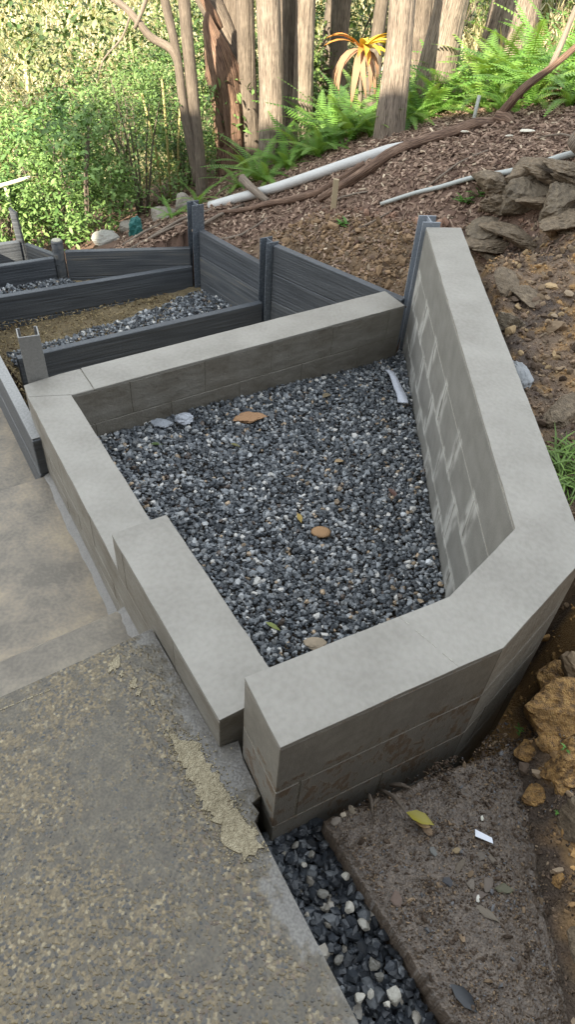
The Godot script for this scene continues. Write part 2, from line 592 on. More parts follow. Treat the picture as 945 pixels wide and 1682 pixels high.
func mulch(x: float, z: float) -> float:
	var y := 0.0
	if x >= 0.5:
		y = 0.33 + 0.27 * (minf(x, 3.0) - 0.5)
	elif x > -2.5:
		y = 0.11 + 0.44 * x
	else:
		y = 0.11 - 1.1 + 0.12 * (x + 2.5)
	y -= 0.10 * maxf(0.0, -5.3 - z)
	var r := sqrt(x * x + z * z)
	if z < 0.0 and r > 10.0:
		y += 0.30 * (r - 10.0)
	return y

func seg_dist(p: Vector2, a: Vector2, b: Vector2) -> float:
	return p.distance_to(Geometry2D.get_closest_point_to_segment(p, a, b))

func bank(x: float, z: float) -> float:
	var h := table([-4.2, -3.6, -3.0, -2.2, -1.4, -0.7, 1.0], [0.52, 0.40, 0.27, 0.14, 0.08, 0.08, 0.12], z) + 0.25 * (clampf(x, 0.8, 4.0) - 1.1)
	var p := Vector2(x, z)
	var s := 99.0
	for i in 3:
		s = minf(s, seg_dist(p, WALL_OUT[i], WALL_OUT[i + 1]))
	var lo := table([-3.4, -2.4, -1.5, -1.0], [h - 0.1, -0.2, -0.6, -0.6], z)
	var w := table([-3.4, -2.2, -1.4], [0.08, 0.10, 0.09], z)
	var s0 := table([-2.2, -1.5, -1.1], [0.04, 0.08, 0.08], z)
	var y := lerpf(lo, h, sm(s0, s0 + w, s))
	if z > -1.5:
		var k := sm(0.70, 0.80, x + 0.02 * nz.get_noise_2d(x * 3.0, z * 5.0))
		var y2 := lerpf(-0.098, h, k)
		if x < 0.70:
			y2 = -0.24
		y = minf(y, y2) if z < -0.95 else y2
	return y

func terrain(x: float, z: float) -> float:
	if z > -3.5:
		return bank(x, z)
	var m := mulch(x, z)
	if z > -4.3:
		m = lerpf(bank(x, z), m, sm(-3.7, -4.3, z))
	# the slope comes down to the boards that hold it
	var p := Vector2(x, z)
	var c1 := minf(seg_dist(p, PR, P2), seg_dist(p, PR, Vector2(0.80, -3.83)) + 0.02)
	var c2 := seg_dist(p, P2, P3)
	var c := minf(c1, c2)
	if c < 1.0:
		var lo := minf(m, -0.15 if c1 < c2 else -0.29)
		var e := c + 0.10 * nz.get_noise_2d(x * 4.0, z * 4.0) * sm(0.0, 0.15, c)
		m = lerpf(lo, m, 0.30 * sm(0.05, 0.30, e) + 0.70 * sm(0.1, 0.95, c))
		m += 0.035 * nf.get_noise_2d(x * 9.0, z * 9.0) * (1.0 - sm(0.3, 0.7, c)) * sm(0.0, 0.12, c)
	return m

func ground_y(x: float, z: float) -> float:
	return terrain(x, z) + 0.022 * nz.get_noise_2d(x * 5.0, z * 5.0) + 0.012 * nf.get_noise_2d(x * 22.0, z * 22.0)

func soil_color(x: float, z: float) -> Color:
	var n := nz.get_noise_2d(x * 2.2 + 40.0, z * 2.2)
	var n2 := nf.get_noise_2d(x * 9.0, z * 9.0)
	var red := Color(0.20, 0.125, 0.09)
	var brown := Color(0.235, 0.165, 0.112)
	var dark := Color(0.105, 0.078, 0.062)
	var clay := Color(0.37, 0.225, 0.095)
	var c := red
	if z > -4.0:
		c = brown.lerp(dark, sm(-0.1, 0.35, n + 0.3 * n2))
		c = c.lerp(clay, sm(0.05, 0.45, n2 + nz.get_noise_2d(x * 1.4, z * 1.4 + 9.0)) * 0.7)
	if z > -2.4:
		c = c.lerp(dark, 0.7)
	if z > -1.55 and x > 0.70:
		var k := sm(-0.25, 0.25, n2 + 0.8 * nz.get_noise_2d(x * 5.0, z * 2.5 + 3.0) + table([-1.6, -1.2, -0.95, -0.8], [0.5, 0.5, 0.1, -0.2], z))
		c = c.lerp(clay, k * sm(0.71, 0.76, x))
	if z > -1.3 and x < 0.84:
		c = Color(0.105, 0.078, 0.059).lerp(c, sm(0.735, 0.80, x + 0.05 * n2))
	if z <= -4.0 and seg_dist(Vector2(x, z), PR, P2) < 0.45:
		c = c.lerp(Color(0.21, 0.145, 0.085), 0.8)
	if z < -7.5:
		var g := Color(0.42, 0.37, 0.21).lerp(Color(0.11, 0.13, 0.045), sm(-0.2, 0.3, n))
		c = c.lerp(g, sm(-7.5, -9.0, z))
	return c * (1.0 + 0.25 * n2)

func build_terrain() -> void:
	var st := begin()
	var x0 := -3.3
	var z0 := -7.4
	var d := 0.03
	var nx := 211
	var nzz := 275
	for j in nzz:
		for i in nx:
			var x := x0 + i * d
			var z := z0 + j * d
			var y := ground_y(x, z)
			if Geometry2D.is_point_in_polygon(Vector2(x, z), BUILT):
				y = -1.15
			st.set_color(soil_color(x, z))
			st.set_uv(Vector2(x, z))
			st.add_vertex(Vector3(x, y, z))
	for j in nzz - 1:
		for i in nx - 1:
			var a := j * nx + i
			for k in [a, a + 1, a + nx + 1, a, a + nx + 1, a + nx]:
				st.add_index(k)
	st.generate_normals()
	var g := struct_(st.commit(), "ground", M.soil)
	g.set_meta("label", "red brown mulched slope and dug earth around the walls")
	# far ground rising into a hillside
	st = begin()
	d = 0.5
	var fx := -30.0
	var fz := -42.0
	nx = 121
	nzz = 101
	for j in nzz:
		for i in nx:
			var x := fx + i * d
			var z := fz + j * d
			var y := terrain(x, z) + 0.12 * nz.get_noise_2d(x * 0.7, z * 0.7)
			if x > -3.3 and x < 3.0 and z > -7.4:
				y -= 0.10
			if x < 2.5 and z > -4.6:
				y = minf(y, -1.25)
			st.set_color(soil_color(x, z))
			st.add_vertex(Vector3(x, y, z))
	for j in nzz - 1:
		for i in nx - 1:
			var x := fx + i * d
			var z := fz + j * d
			if x > -3.2 and x < 2.2 and z > -7.2 and z < 0.2:
				continue
			var a := j * nx + i
			for k in [a, a + 1, a + nx + 1, a, a + nx + 1, a + nx]:
				st.add_index(k)
	st.generate_normals()
	var hs := struct_(st.commit(), "hillside", M.soil)
	hs.set_meta("label", "sunlit grassy hillside beyond the trees")

# ==================================================================== house added behind the camera to shade the steps
func build_unseen_house() -> void:
	var h := thing("unseen_house", "added dark house whose eaves shade the steps", "unseen_house", Vector3(0, 0, 1.7))
	var wallm := plain(lin(0.09, 0.075, 0.06), 0.7)  # kept dark so little light bounces back onto the block faces
	var st := begin()
	hexa(st, [Vector3(-5.25, -1, 0), Vector3(9, -1, 0), Vector3(9, -1, 7), Vector3(-5.25, -1, 7), Vector3(-5.25, 5.0, 0), Vector3(9, 5.0, 0), Vector3(9, 5.0, 7), Vector3(-5.25, 5.0, 7)], 0.01)
	put(st.commit(), "wall", wallm, h)
	st = begin()
	hexa(st, [Vector3(-5.5, 5.0, -0.7), Vector3(9.6, 5.0, -0.7), Vector3(9.6, 5.0, 7.7), Vector3(-5.5, 5.0, 7.7), Vector3(-5.5, 5.2, -0.7), Vector3(9.6, 5.2, -0.7), Vector3(9.6, 6.9, 3.5), Vector3(-5.5, 6.9, 3.5)], 0.01)
	put(st.commit(), "roof", plain(lin(0.10, 0.10, 0.11), 0.6), h)
	for x in [-3.6, 3.2]:
		st = begin()
		hexa(st, [Vector3(x, 0.9, -0.03), Vector3(x + 1.6, 0.9, -0.03), Vector3(x + 1.6, 0.9, 0.01), Vector3(x, 0.9, 0.01), Vector3(x, 2.1, -0.03), Vector3(x + 1.6, 2.1, -0.03), Vector3(x + 1.6, 2.1, 0.01), Vector3(x, 2.1, 0.01)], 0.004)
		put(st.commit(), "window", plain(lin(0.03, 0.035, 0.04), 0.08), h)

# ==================================================================== slab and steps
func slab_texture() -> void:
	# 2.0 m square of old exposed-aggregate concrete, x -1.2..0.8, z -1.4..0.6
	var size := 1024
	var b := noise_bytes(size, 5.0, 32, 4)
	var c := noise_bytes(size, 220.0, 33, 2)
	var d := noise_bytes(size, 36.0, 34, 4)
	var img_of := func(ret: int, seed_: int, f: float) -> PackedByteArray:
		var cc := FastNoiseLite.new()
		cc.seed = seed_
		cc.noise_type = FastNoiseLite.TYPE_CELLULAR
		cc.cellular_return_type = ret
		cc.frequency = f / size
		cc.fractal_type = FastNoiseLite.FRACTAL_NONE
		cc.domain_warp_enabled = true
		cc.domain_warp_amplitude = 2.0
		cc.domain_warp_frequency = 0.09
		var im := cc.get_image(size, size, false, false, true)
		im.convert(Image.FORMAT_L8)
		return im.get_data()
	var a: PackedByteArray = img_of.call(FastNoiseLite.RETURN_DISTANCE, 35, 250.0)
	var cv: PackedByteArray = img_of.call(FastNoiseLite.RETURN_CELL_VALUE, 35, 250.0)
	var out := PackedByteArray()
	out.resize(size * size * 3)
	var hgt := PackedByteArray()
	hgt.resize(size * size)
	var wall_a := Vector2(-0.132, -0.902)
	var wall_b := Vector2(-0.563, -1.528)
	var wn := (wall_b - wall_a).orthogonal().normalized()
	for j in size:
		var z := -1.4 + 2.0 * j / size
		for i in size:
			var k := j * size + i
			var x := -1.2 + 2.0 * i / size
			var patch := b[k] / 255.0
			var cellv := cv[k] / 255.0
			var fn := c[k] / 255.0
			var md := d[k] / 255.0
			# paste
			var r := 0.075 + 0.085 * md
			var g := 0.066 + 0.073 * md
			var bl := 0.047 + 0.052 * md
			# stones showing through where the paste has worn
			var wear := clampf(0.55 + (patch - 0.45) * 1.7 + (md - 0.5) * 1.6, 0.0, 1.0)
			var pick := fmod(cellv * 17.31, 1.0)
			var stone := clampf((0.66 - a[k] / 255.0 + (md - 0.5) * 0.5) * 5.0, 0.0, 1.0) * (1.0 if pick < wear else 0.12)
			var tint := fmod(cellv * 7.31 + 0.37, 1.0)
			var lum := 0.65 + 0.7 * fmod(cellv * 31.7, 1.0)
			var gold := clampf(0.60 - x * 0.45, 0.25, 0.88)
			var sc := Color(0.205, 0.160, 0.082)
			if tint > gold:
				sc = Color(0.072, 0.069, 0.062) if tint < gold + 0.26 else Color(0.145, 0.105, 0.07)
			elif tint < 0.12:
				sc = Color(0.33, 0.28, 0.17)
			r = lerpf(r, sc.r * lum, stone * 0.8)
			g = lerpf(g, sc.g * lum, stone * 0.8)
			bl = lerpf(bl, sc.b * lum, stone * 0.8)
			# cement smeared along the foot of the wall
			var dist := absf((Vector2(x, z) - wall_a).dot(wn))
			dist = minf(dist, Vector2(x, z).distance_to(Vector2(-0.05, -0.82)) - 0.03)
			var smear := clampf((0.075 + 0.13 * (patch - 0.5) + 0.09 * (md - 0.5) - dist) * 22.0, 0.0, 1.0)
			# thin old paste left on top in places
			var film := clampf((0.36 - patch) * 5.0 + (md - 0.5) * 3.0, 0.0, 0.5)
			var fm := maxf(film, smear)
			r = lerpf(r, lerpf(0.098, 0.165, smear) + 0.06 * md, fm)
			g = lerpf(g, lerpf(0.084, 0.160, smear) + 0.06 * md, fm)
			bl = lerpf(bl, lerpf(0.056, 0.150, smear) + 0.05 * md, fm)
			var f := 0.45 + 0.74 * fn
			out[k * 3] = clampi(int(pow(r * f * 1.04, 0.4545) * 255.0), 0, 255)
			out[k * 3 + 1] = clampi(int(pow(g * f, 0.4545) * 255.0), 0, 255)
			out[k * 3 + 2] = clampi(int(pow(bl * f * 0.97, 0.4545) * 255.0), 0, 255)
			hgt[k] = clampi(int(50.0 + (stone * 110.0 + md * 60.0 + fn * 30.0) * (1.0 - 0.7 * fm) + fm * 50.0), 0, 255)
	var img := Image.create_from_data(size, size, false, Image.FORMAT_RGB8, out)
	img.generate_mipmaps()
	var hi := Image.create_from_data(size, size, false, Image.FORMAT_L8, hgt)
	hi.convert(Image.FORMAT_RGBA8)
	hi.bump_map_to_normal_map(2.0)
	hi.generate_mipmaps()
	var m := StandardMaterial3D.new()
	m.albedo_texture = ImageTexture.create_from_image(img)
	m.normal_enabled = true
	m.normal_texture = ImageTexture.create_from_image(hi)
	m.normal_scale = 0.8
	m.roughness = 0.26
	M.slab = m

func slab_mesh(poly: PackedVector2Array, y0: float, y1: float, ch: float) -> ArrayMesh:
	# the prism again, with the plan position as its map
	var src := prism(poly, y0, y1, ch)
	var arr := src.surface_get_arrays(0)
	var vs: PackedVector3Array = arr[Mesh.ARRAY_VERTEX]
	var uv := PackedVector2Array()
	for v in vs:
		uv.append(Vector2((v.x + 1.2 + (0.0 if v.y > y1 - ch * 1.5 else v.y)) / 2.0, (v.z + 1.4) / 2.0))
	arr[Mesh.ARRAY_TEX_UV] = uv
	var m := ArrayMesh.new()
	m.add_surface_from_arrays(Mesh.PRIMITIVE_TRIANGLES, arr)
	var st := begin()
	st.append_from(m, 0, Transform3D.IDENTITY)
	st.generate_tangents()
	return st.commit()

func build_slab_and_steps() -> void:
	slab_texture()
	var along := Vector2(-0.373, 0.274).normalized() # along the nosings, away from the wall
	var n1 := Vector2(-0.393, -1.273)
	var n2 := Vector2(-0.571, -1.537)
	var n3 := Vector2(-1.142, -2.415)
	var slab := PackedVector2Array([n1, Vector2(-0.134, -0.903), Vector2(-0.085, -0.925), Vector2(-0.066, -0.872), Vector2(-0.012, -0.777), Vector2(-0.033, -0.758), Vector2(-0.012, -0.735), Vector2(-0.022, -0.713), Vector2(0.016, -0.655), Vector2(0.10, -0.522), Vector2(0.233, -0.315), Vector2(0.62, 0.29), Vector2(1.7, 1.98), Vector2(-3.5, 1.98), n1 + along * 3.6])
	var s := struct_(slab_mesh(slab, -0.22, 0.0, 0.012), "path", M.slab)
	s.set_meta("label", "worn exposed aggregate concrete landing at the top of the steps")
	# crumbled pale patch, broken edge proud of the paste
	var pp := [Vector2(-0.288, -0.945), Vector2(-0.234, -0.903), Vector2(-0.2, -0.918), Vector2(-0.176, -0.880), Vector2(-0.152, -0.844), Vector2(-0.129, -0.816), Vector2(-0.1, -0.786), Vector2(-0.084, -0.752), Vector2(-0.049, -0.712), Vector2(-0.02, -0.69), Vector2(0.002, -0.650), Vector2(-0.033, -0.623), Vector2(-0.08, -0.645), Vector2(-0.117, -0.704), Vector2(-0.14, -0.722), Vector2(-0.16, -0.738), Vector2(-0.174, -0.776), Vector2(-0.205, -0.808), Vector2(-0.225, -0.846), Vector2(-0.262, -0.905)]
	var jag := PackedVector2Array()
	for i in pp.size():
		var a: Vector2 = pp[i]
		var b: Vector2 = pp[(i + 1) % pp.size()]
		for k in 4:
			var p := a.lerp(b, k / 4.0)
			jag.append(p + Vector2(rr(-1, 1), rr(-1, 1)) * 0.009)
	put(prism(jag, -0.01, 0.004), "mortar_patch", M.lump, s)
	for c in [[Vector2(-0.475, -1.13), 0.026], [Vector2(-0.447, -1.105), 0.012], [Vector2(-0.405, -1.075), 0.020], [Vector2(-0.385, -1.05), 0.012], [Vector2(-0.34, -1.02), 0.010]]:
		var blob := PackedVector2Array()
		for k in 18:
			var r: float = c[1] * (0.35 + 0.9 * absf(nz.get_noise_2d(k * 5.3, c[0].x * 50.0)) + rr(0.0, 0.5))
			blob.append(c[0] + Vector2(cos(TAU * k / 18) * r * 0.7, sin(TAU * k / 18) * r * 1.2))
		put(prism(blob, -0.004, 0.003), "mortar_patch", M.lump, s)
	for e in [[Vector2(-0.80, -0.93), Vector2(-0.635, -1.035)]]:
		for k in 12:
			var a: Vector2 = e[0].lerp(e[1], k / 12.0)
			var b: Vector2 = e[0].lerp(e[1], (k + rr(0.7, 0.95)) / 12.0)
			var nn: Vector2 = (e[1] - e[0]).orthogonal().normalized() * rr(0.0012, 0.0028)
			put(prism4([a - nn, b - nn * 0.7, b + nn, a + nn * 0.6], -0.003, 0.0015, 0.0004), "mortar_line", M.lump, s)
	var W := Vector2(0.824, -0.567)
	var t1 := PackedVector2Array([n1 + W * 0.09 + Vector2(0.02, 0.1), n1 + along * 3.6 + Vector2(0.1, 0.1), n2 + along * 3.7, n2, n2 + W * 0.09])
	var tr := struct_(prism(t1, -0.5, -0.24, 0.014), "steps", M.tread_grey)
	tr.set_meta("label", "short upper concrete tread below the landing")
	var t2 := PackedVector2Array([n2 + W * 0.09 + Vector2(0.02, 0.1), n2 + along * 3.7 + Vector2(0.1, 0.1), n3 + along * 4.0, n3, n3 + W * 0.09])
	tr = struct_(prism(t2, -0.7, -0.405, 0.014), "steps", M.tread)
	tr.set_meta("label", "long stained concrete tread beside the low block wall")
	var t3 := PackedVector2Array([n3 + Vector2(0.1, 0.15), n3 + along * 4.0 + Vector2(0.1, 0.1), Vector2(-5.4, -3.2), Vector2(-2.52, -4.46), Vector2(-1.33, -2.66), n3 + Vector2(0.02, -0.1)])
	tr = struct_(prism(t3, -0.9, -0.58, 0.014), "steps", M.tread)
	tr.set_meta("label", "lowest tan concrete tread beside the timber stringer")
	# cement fillets at the foot of the wall on the treads
	var dirw := Vector2(-0.566, -0.824)
	for e in [[n1 + dirw * 0.02, n2 - dirw * 0.012, -0.24, 0.034], [n2 + dirw * 0.02, n3 - dirw * 0.012, -0.405, 0.04]]:
		var st := begin()
		var nk := 80
		var prev := []
		for k in nk + 1:
			var p: Vector2 = e[0].lerp(e[1], k / float(nk))
			var wd: float = e[3] * (0.8 + 0.10 * sin(k * 0.13 + 1.0) + 0.06 * sin(k * 0.41) + 0.10 * nf.get_noise_1d(k * 0.15))
			var row := [v3(p + W * 0.012, e[2] + 0.016), v3(p - W * wd * 0.35, e[2] + 0.008), v3(p - W * wd, e[2] - 0.002)]
			if k > 0:
				for q in 2:
					for v in [prev[q], row[q], row[q + 1], prev[q], row[q + 1], prev[q + 1]]:
						st.add_vertex(v)
			prev = row
		st.generate_normals()
		put(st.commit(), "mortar_fillet", M.smooth_mortar, s)
	# crumbs broken from the pale patch
	var cx := []
	var cc := []
	for i in 900:
		var e: Vector2 = jag[rng.randi() % jag.size()]
		var p := e + Vector2(rng.randfn(), rng.randfn()) * (0.010 if i < 600 else 0.03)
		var sz := rr(0.002, 0.006)
		if not Geometry2D.is_point_in_polygon(p, slab):
			continue
		cx.append(Transform3D(rand_basis().scaled_local(Vector3(sz * 1.3, sz * 0.6, sz)), Vector3(p.x, 0.002, p.y)))
		cc.append(Color(0.38, 0.325, 0.215) * rr(0.6, 1.3))
	scatter(s, "crumbs", stone_mesh(140, 0.3, 0.8, 3, 6), M.chip, cx, cc)
	# stones standing proud of the worn landing
	var xf := [[], []]
	var cols := [[], []]
	for i in 3600:
		var p := Vector2(rr(-0.75, 0.30), rr(-1.05, -0.18))
		if not Geometry2D.is_point_in_polygon(p, slab) or nz.get_noise_2d(p.x * 3.0 + 5.0, p.y * 3.0) + 0.5 * nf.get_noise_2d(p.x * 12.0, p.y * 12.0) < -0.08:
			continue
		if absf((p - Vector2(-0.132, -0.902)).dot(W)) < 0.09 or p.distance_to(Vector2(-0.05, -0.82)) < 0.12:
			continue
		var sz := rr(0.004, 0.011)
		var b := Basis(Vector3.UP, rr(0, TAU)) * Basis(Vector3.RIGHT, rr(-0.25, 0.25))
		var v := i % 2
		xf[v].append(Transform3D(b.scaled_local(Vector3(sz * rr(0.9, 1.6), sz * 0.35, sz)), Vector3(p.x, -sz * rr(0.08, 0.13), p.y)))
		var t := rng.randf()
		var c := Color(0.20, 0.155, 0.085) if t < 0.45 else (Color(0.075, 0.078, 0.078) if t < 0.85 else Color(0.155, 0.115, 0.08))
		cols[v].append(c * rr(0.6, 1.35))
	for v in 2:
		scatter(s, "aggregate", stone_mesh(130 + v, 0.12, 0.8, 6, 10, true), M.stone, xf[v], cols[v])

# ==================================================================== old footing beside the drain
func footing_y(x: float, z: float) -> float:
	return -0.072 - 0.026 * sm(0.5, 0.74, x) + 0.010 * nz.get_noise_2d(x * 9.0, z * 9.0) + 0.006 * nf.get_noise_2d(x * 45.0, z * 45.0)

func build_footing() -> void:
	var st := begin()
	var q := [Vector2(0.151, -0.768), Vector2(0.655, -1.052), Vector2(0.78, 0.2), Vector2(0.82, 0.243)]
	var tl := Vector2(0.158, -0.757)
	var tr := Vector2(0.735, -1.035)
	var br := Vector2(0.86, 0.3)
	var bl := Vector2(0.84, 0.27)
	var nu := 90
	var nv := 150
	var pos := func(u: float, v: float) -> Vector3:
		var l: Vector2 = tl.lerp(Vector2(0.451, -0.342), v * 2.6) # the straight edge
		var r: Vector2 = tr.lerp(Vector2(0.86, -0.2), v * 1.25)
		var p: Vector2 = l.lerp(r, u) if v < 0.38 else l.lerp(Vector2(maxf(r.x, l.x + 0.02), r.y + 0.2 * v), u)
		p += Vector2(0.004 * nf.get_noise_2d(v * 60.0, 3.0), 0.004 * nf.get_noise_2d(u * 60.0, 9.0))
		var y := footing_y(p.x, p.y)
		if u < 0.03:
			y -= 0.006 + 0.01 * absf(nf.get_noise_2d(v * 40.0, 0.0))
		return Vector3(p.x, y, p.y)
	for j in nv + 1:
		for i in nu + 2:
			var p: Vector3 = pos.call(maxf(i - 1, 0) / float(nu), j / float(nv))
			if i == 0:
				p.y = -0.25
			st.add_vertex(p)
	for j in nv:
		for i in nu + 1:
			var a := j * (nu + 2) + i
			for k in [a, a + nu + 3, a + 1, a, a + nu + 2, a + nu + 3]:
				st.add_index(k)
	# face towards the wall
	var base := (nv + 1) * (nu + 2)
	for i in nu + 1:
		var p: Vector3 = pos.call(i / float(nu), 0.0)
		st.add_vertex(p)
		st.add_vertex(Vector3(p.x, -0.4, p.z))
	for i in nu:
		var a := base + i * 2
		for k in [a, a + 2, a + 1, a + 1, a + 2, a + 3]:
			st.add_index(k)
	st.generate_normals()
	var f := struct_(st.commit(), "pavement", M.footing)
	f.set_meta("label", "rough old concrete footing strewn with dirt")

# ==================================================================== block wall
func right_face_material(len_: float, ytop: float, hgt: float, joints: Array) -> StandardMaterial3D:
	# grey block faces with pale mortar wiped across the upright joints
	var w := 1024
	var a := noise_bytes(w, 34.0, 51, 3, FastNoiseLite.TYPE_SIMPLEX_SMOOTH, Vector2(1, 5))
	var b := noise_bytes(w, 9.0, 52, 4)
	var c := noise_bytes(w, 200.0, 53, 2)
	var out := PackedByteArray()
	out.resize(w * w * 3)
	for j in w:
		var y := ytop - hgt * (1.0 - float(j) / w)
		# wiped width at this height for every column
		var col_w := PackedFloat32Array()
		col_w.resize(w)
		for jt in joints:
			if y > jt[1] + 0.02 or y < jt[2] - 0.02:
				continue
			var lean: float = jt[0] + 0.12 * (y - (jt[1] + jt[2]) * 0.5)
			for i in range(maxi(0, int((lean - 0.13) / len_ * w)), mini(w, int((lean + 0.13) / len_ * w))):
				var k := j * w + i
				var dd := absf(len_ * i / w - lean - 0.014 * (b[k] / 127.0 - 1.0))
				col_w[i] = maxf(col_w[i], clampf((jt[3] - dd) * 26.0, 0.0, 1.0))
			if absf(y - jt[2]) < 0.017:
				for i in range(maxi(0, int((jt[0] - 0.19) / len_ * w)), mini(w, int((jt[0] + 0.19) / len_ * w))):
					col_w[i] = maxf(col_w[i], 0.55 if b[j * w + i] > 118 else 0.1)
		for i in w:
			var k := j * w + i
			var v := 0.205 + 0.06 * (b[k] / 255.0 - 0.5) + 0.06 * (c[k] / 255.0 - 0.5) + 0.03 * (a[k] / 255.0 - 0.5)
			var wipe := col_w[i] * clampf((a[k] / 255.0 - 0.20) * 2.6, 0.0, 1.0)
			v = lerpf(v, 0.42 + 0.05 * (c[k] / 255.0 - 0.5), wipe * 0.92)
			var q := clampi(int(pow(v, 0.4545) * 255.0), 0, 255)
			out[k * 3] = q
			out[k * 3 + 1] = clampi(q - 2, 0, 255)
			out[k * 3 + 2] = clampi(q - 8, 0, 255)
	var img := Image.create_from_data(w, w, false, Image.FORMAT_RGB8, out)
	img.generate_mipmaps()
	var m := StandardMaterial3D.new()
	m.albedo_texture = ImageTexture.create_from_image(img)
	m.roughness = 0.7
	return m

# damp bagged plaster with mud splashed on its lower courses and a drip of lime along the bed joint
func mud_face(len_: float, ytop: float, hgt: float) -> StandardMaterial3D:
	var w := 512
	var a := noise_bytes(w, 22.0, 151, 4)
	var b := noise_bytes(w, 5.0, 152, 4)
	var c := noise_bytes(w, 130.0, 153, 2)
	var d := noise_bytes(w, 26.0, 154, 3, FastNoiseLite.TYPE_SIMPLEX_SMOOTH, Vector2(6, 1))
	var out := PackedByteArray()
	out.resize(w * w * 3)
	var hg := PackedByteArray()
	hg.resize(w * w)
	for j in w:
		var y := ytop - hgt * (1.0 - float(j) / w)
		for i in w:
			var k := j * w + i
			var n := 0.4 * a[k] / 255.0 + 0.35 * b[k] / 255.0 + 0.25 * d[k] / 255.0
			var v := 0.135 + 0.14 * n + 0.05 * (c[k] / 255.0 - 0.5)
			var r := v
			var g := v * 0.93
			var bl := v * 0.80
			var mud := 0.0
			if y < 0.19:
				mud = clampf((a[k] / 255.0 * 0.7 + c[k] / 255.0 * 0.35 + b[k] / 255.0 * 0.5 - 0.80) * 8.0, 0.0, 0.9)
			r = lerpf(r, 0.135, mud)
			g = lerpf(g, 0.088, mud)
			bl = lerpf(bl, 0.052, mud)
			if absf(y - 0.152 + 0.004 * (b[k] / 127.0 - 1.0)) < 0.0045 and d[k] > 118:
				r = 0.30
				g = 0.28
				bl = 0.23
			out[k * 3] = clampi(int(pow(r, 0.4545) * 255.0), 0, 255)
			out[k * 3 + 1] = clampi(int(pow(g, 0.4545) * 255.0), 0, 255)
			out[k * 3 + 2] = clampi(int(pow(bl, 0.4545) * 255.0), 0, 255)
			hg[k] = clampi(int(70.0 + 70.0 * n + 40.0 * mud + 25.0 * c[k] / 255.0), 0, 255)
	var img := Image.create_from_data(w, w, false, Image.FORMAT_RGB8, out)
	img.generate_mipmaps()
	var m := StandardMaterial3D.new()
	m.albedo_texture = ImageTexture.create_from_image(img)
	m.heightmap_enabled = true
	var hi := Image.create_from_data(w, w, false, Image.FORMAT_L8, hg)
	m.heightmap_texture = ImageTexture.create_from_image(hi)
	m.heightmap_scale = 0.4
	m.roughness = 0.45
	return m

# one straight run: i0->i1 and o0->o1 are its two faces in plan; rows: [y0, y1, offset, block length]
func wall_run(parent: Node, called: String, i0: Vector2, i1: Vector2, o0: Vector2, o1: Vector2, ytop: float, ybot: float, rows: Array, mat: Material, core_mat: Material, inset: float, mapped := false) -> MeshInstance3D:
	var e := func(t: float, side: float, ins: float) -> Vector2:
		var a := i0.lerp(i1, t)
		var b := o0.lerp(o1, t)
		var n := (b - a).normalized()
		return (a + n * ins) if side == 0.0 else (b - n * ins)
	var len_ := i0.distance_to(i1)
	var core := put(prism4([e.call(0.001, 0, inset), e.call(0.999, 0, inset), e.call(0.999, 1, inset), e.call(0.001, 1, inset)], ybot, ytop - 0.004, 0.002), called, core_mat, parent)
	var uvd3 := Vector3(i1.x - i0.x, 0, i1.y - i0.y).normalized()
	for r in rows:
		var s: float = -r[2]
		while s < len_ - 0.002:
			var s0 := maxf(s, 0.0)
			var s1 := minf(s + r[3], len_)
			s += r[3]
			if s1 - s0 < 0.03:
				continue
			var g := 0.0032 if mapped else 0.0022
			var t0 := (s0 + (g if s0 > 0.0 else 0.0)) / len_
			var t1 := (s1 - (g if s1 < len_ else 0.0)) / len_
			var j := rr(-0.0010, 0.0004)
			var mesh := prism4([e.call(t0, 0, j), e.call(t1, 0, j), e.call(t1, 1, j), e.call(t0, 1, j)], r[0] + g, r[1] - g, 0.0015, v3(i0, ytop - 1.024), uvd3, Vector2(len_, 1.024) if mapped else Vector2.ONE)
			put(mesh, "block", mat, core)
	return core

func cap(parent: Node, poly: Array, y: float, t := 0.012) -> void:
	# trowelled topping: edges wander a millimetre or two like plaster struck off by hand
	var out := PackedVector2Array()
	for i in poly.size():
		var a: Vector2 = poly[i]
		var b: Vector2 = poly[(i + 1) % poly.size()]
		var n := maxi(1, int(a.distance_to(b) / 0.06))
		for k in n:
			var p := a.lerp(b, float(k) / n)
			if k > 0:
				p += Vector2(nf.get_noise_2d(p.x * 14.0, p.y * 14.0), nf.get_noise_2d(p.y * 14.0 + 50.0, p.x * 14.0)) * 0.0022
			out.append(p)
	put(prism(out, y - t, y, 0.003), "cap", M.cap, parent)

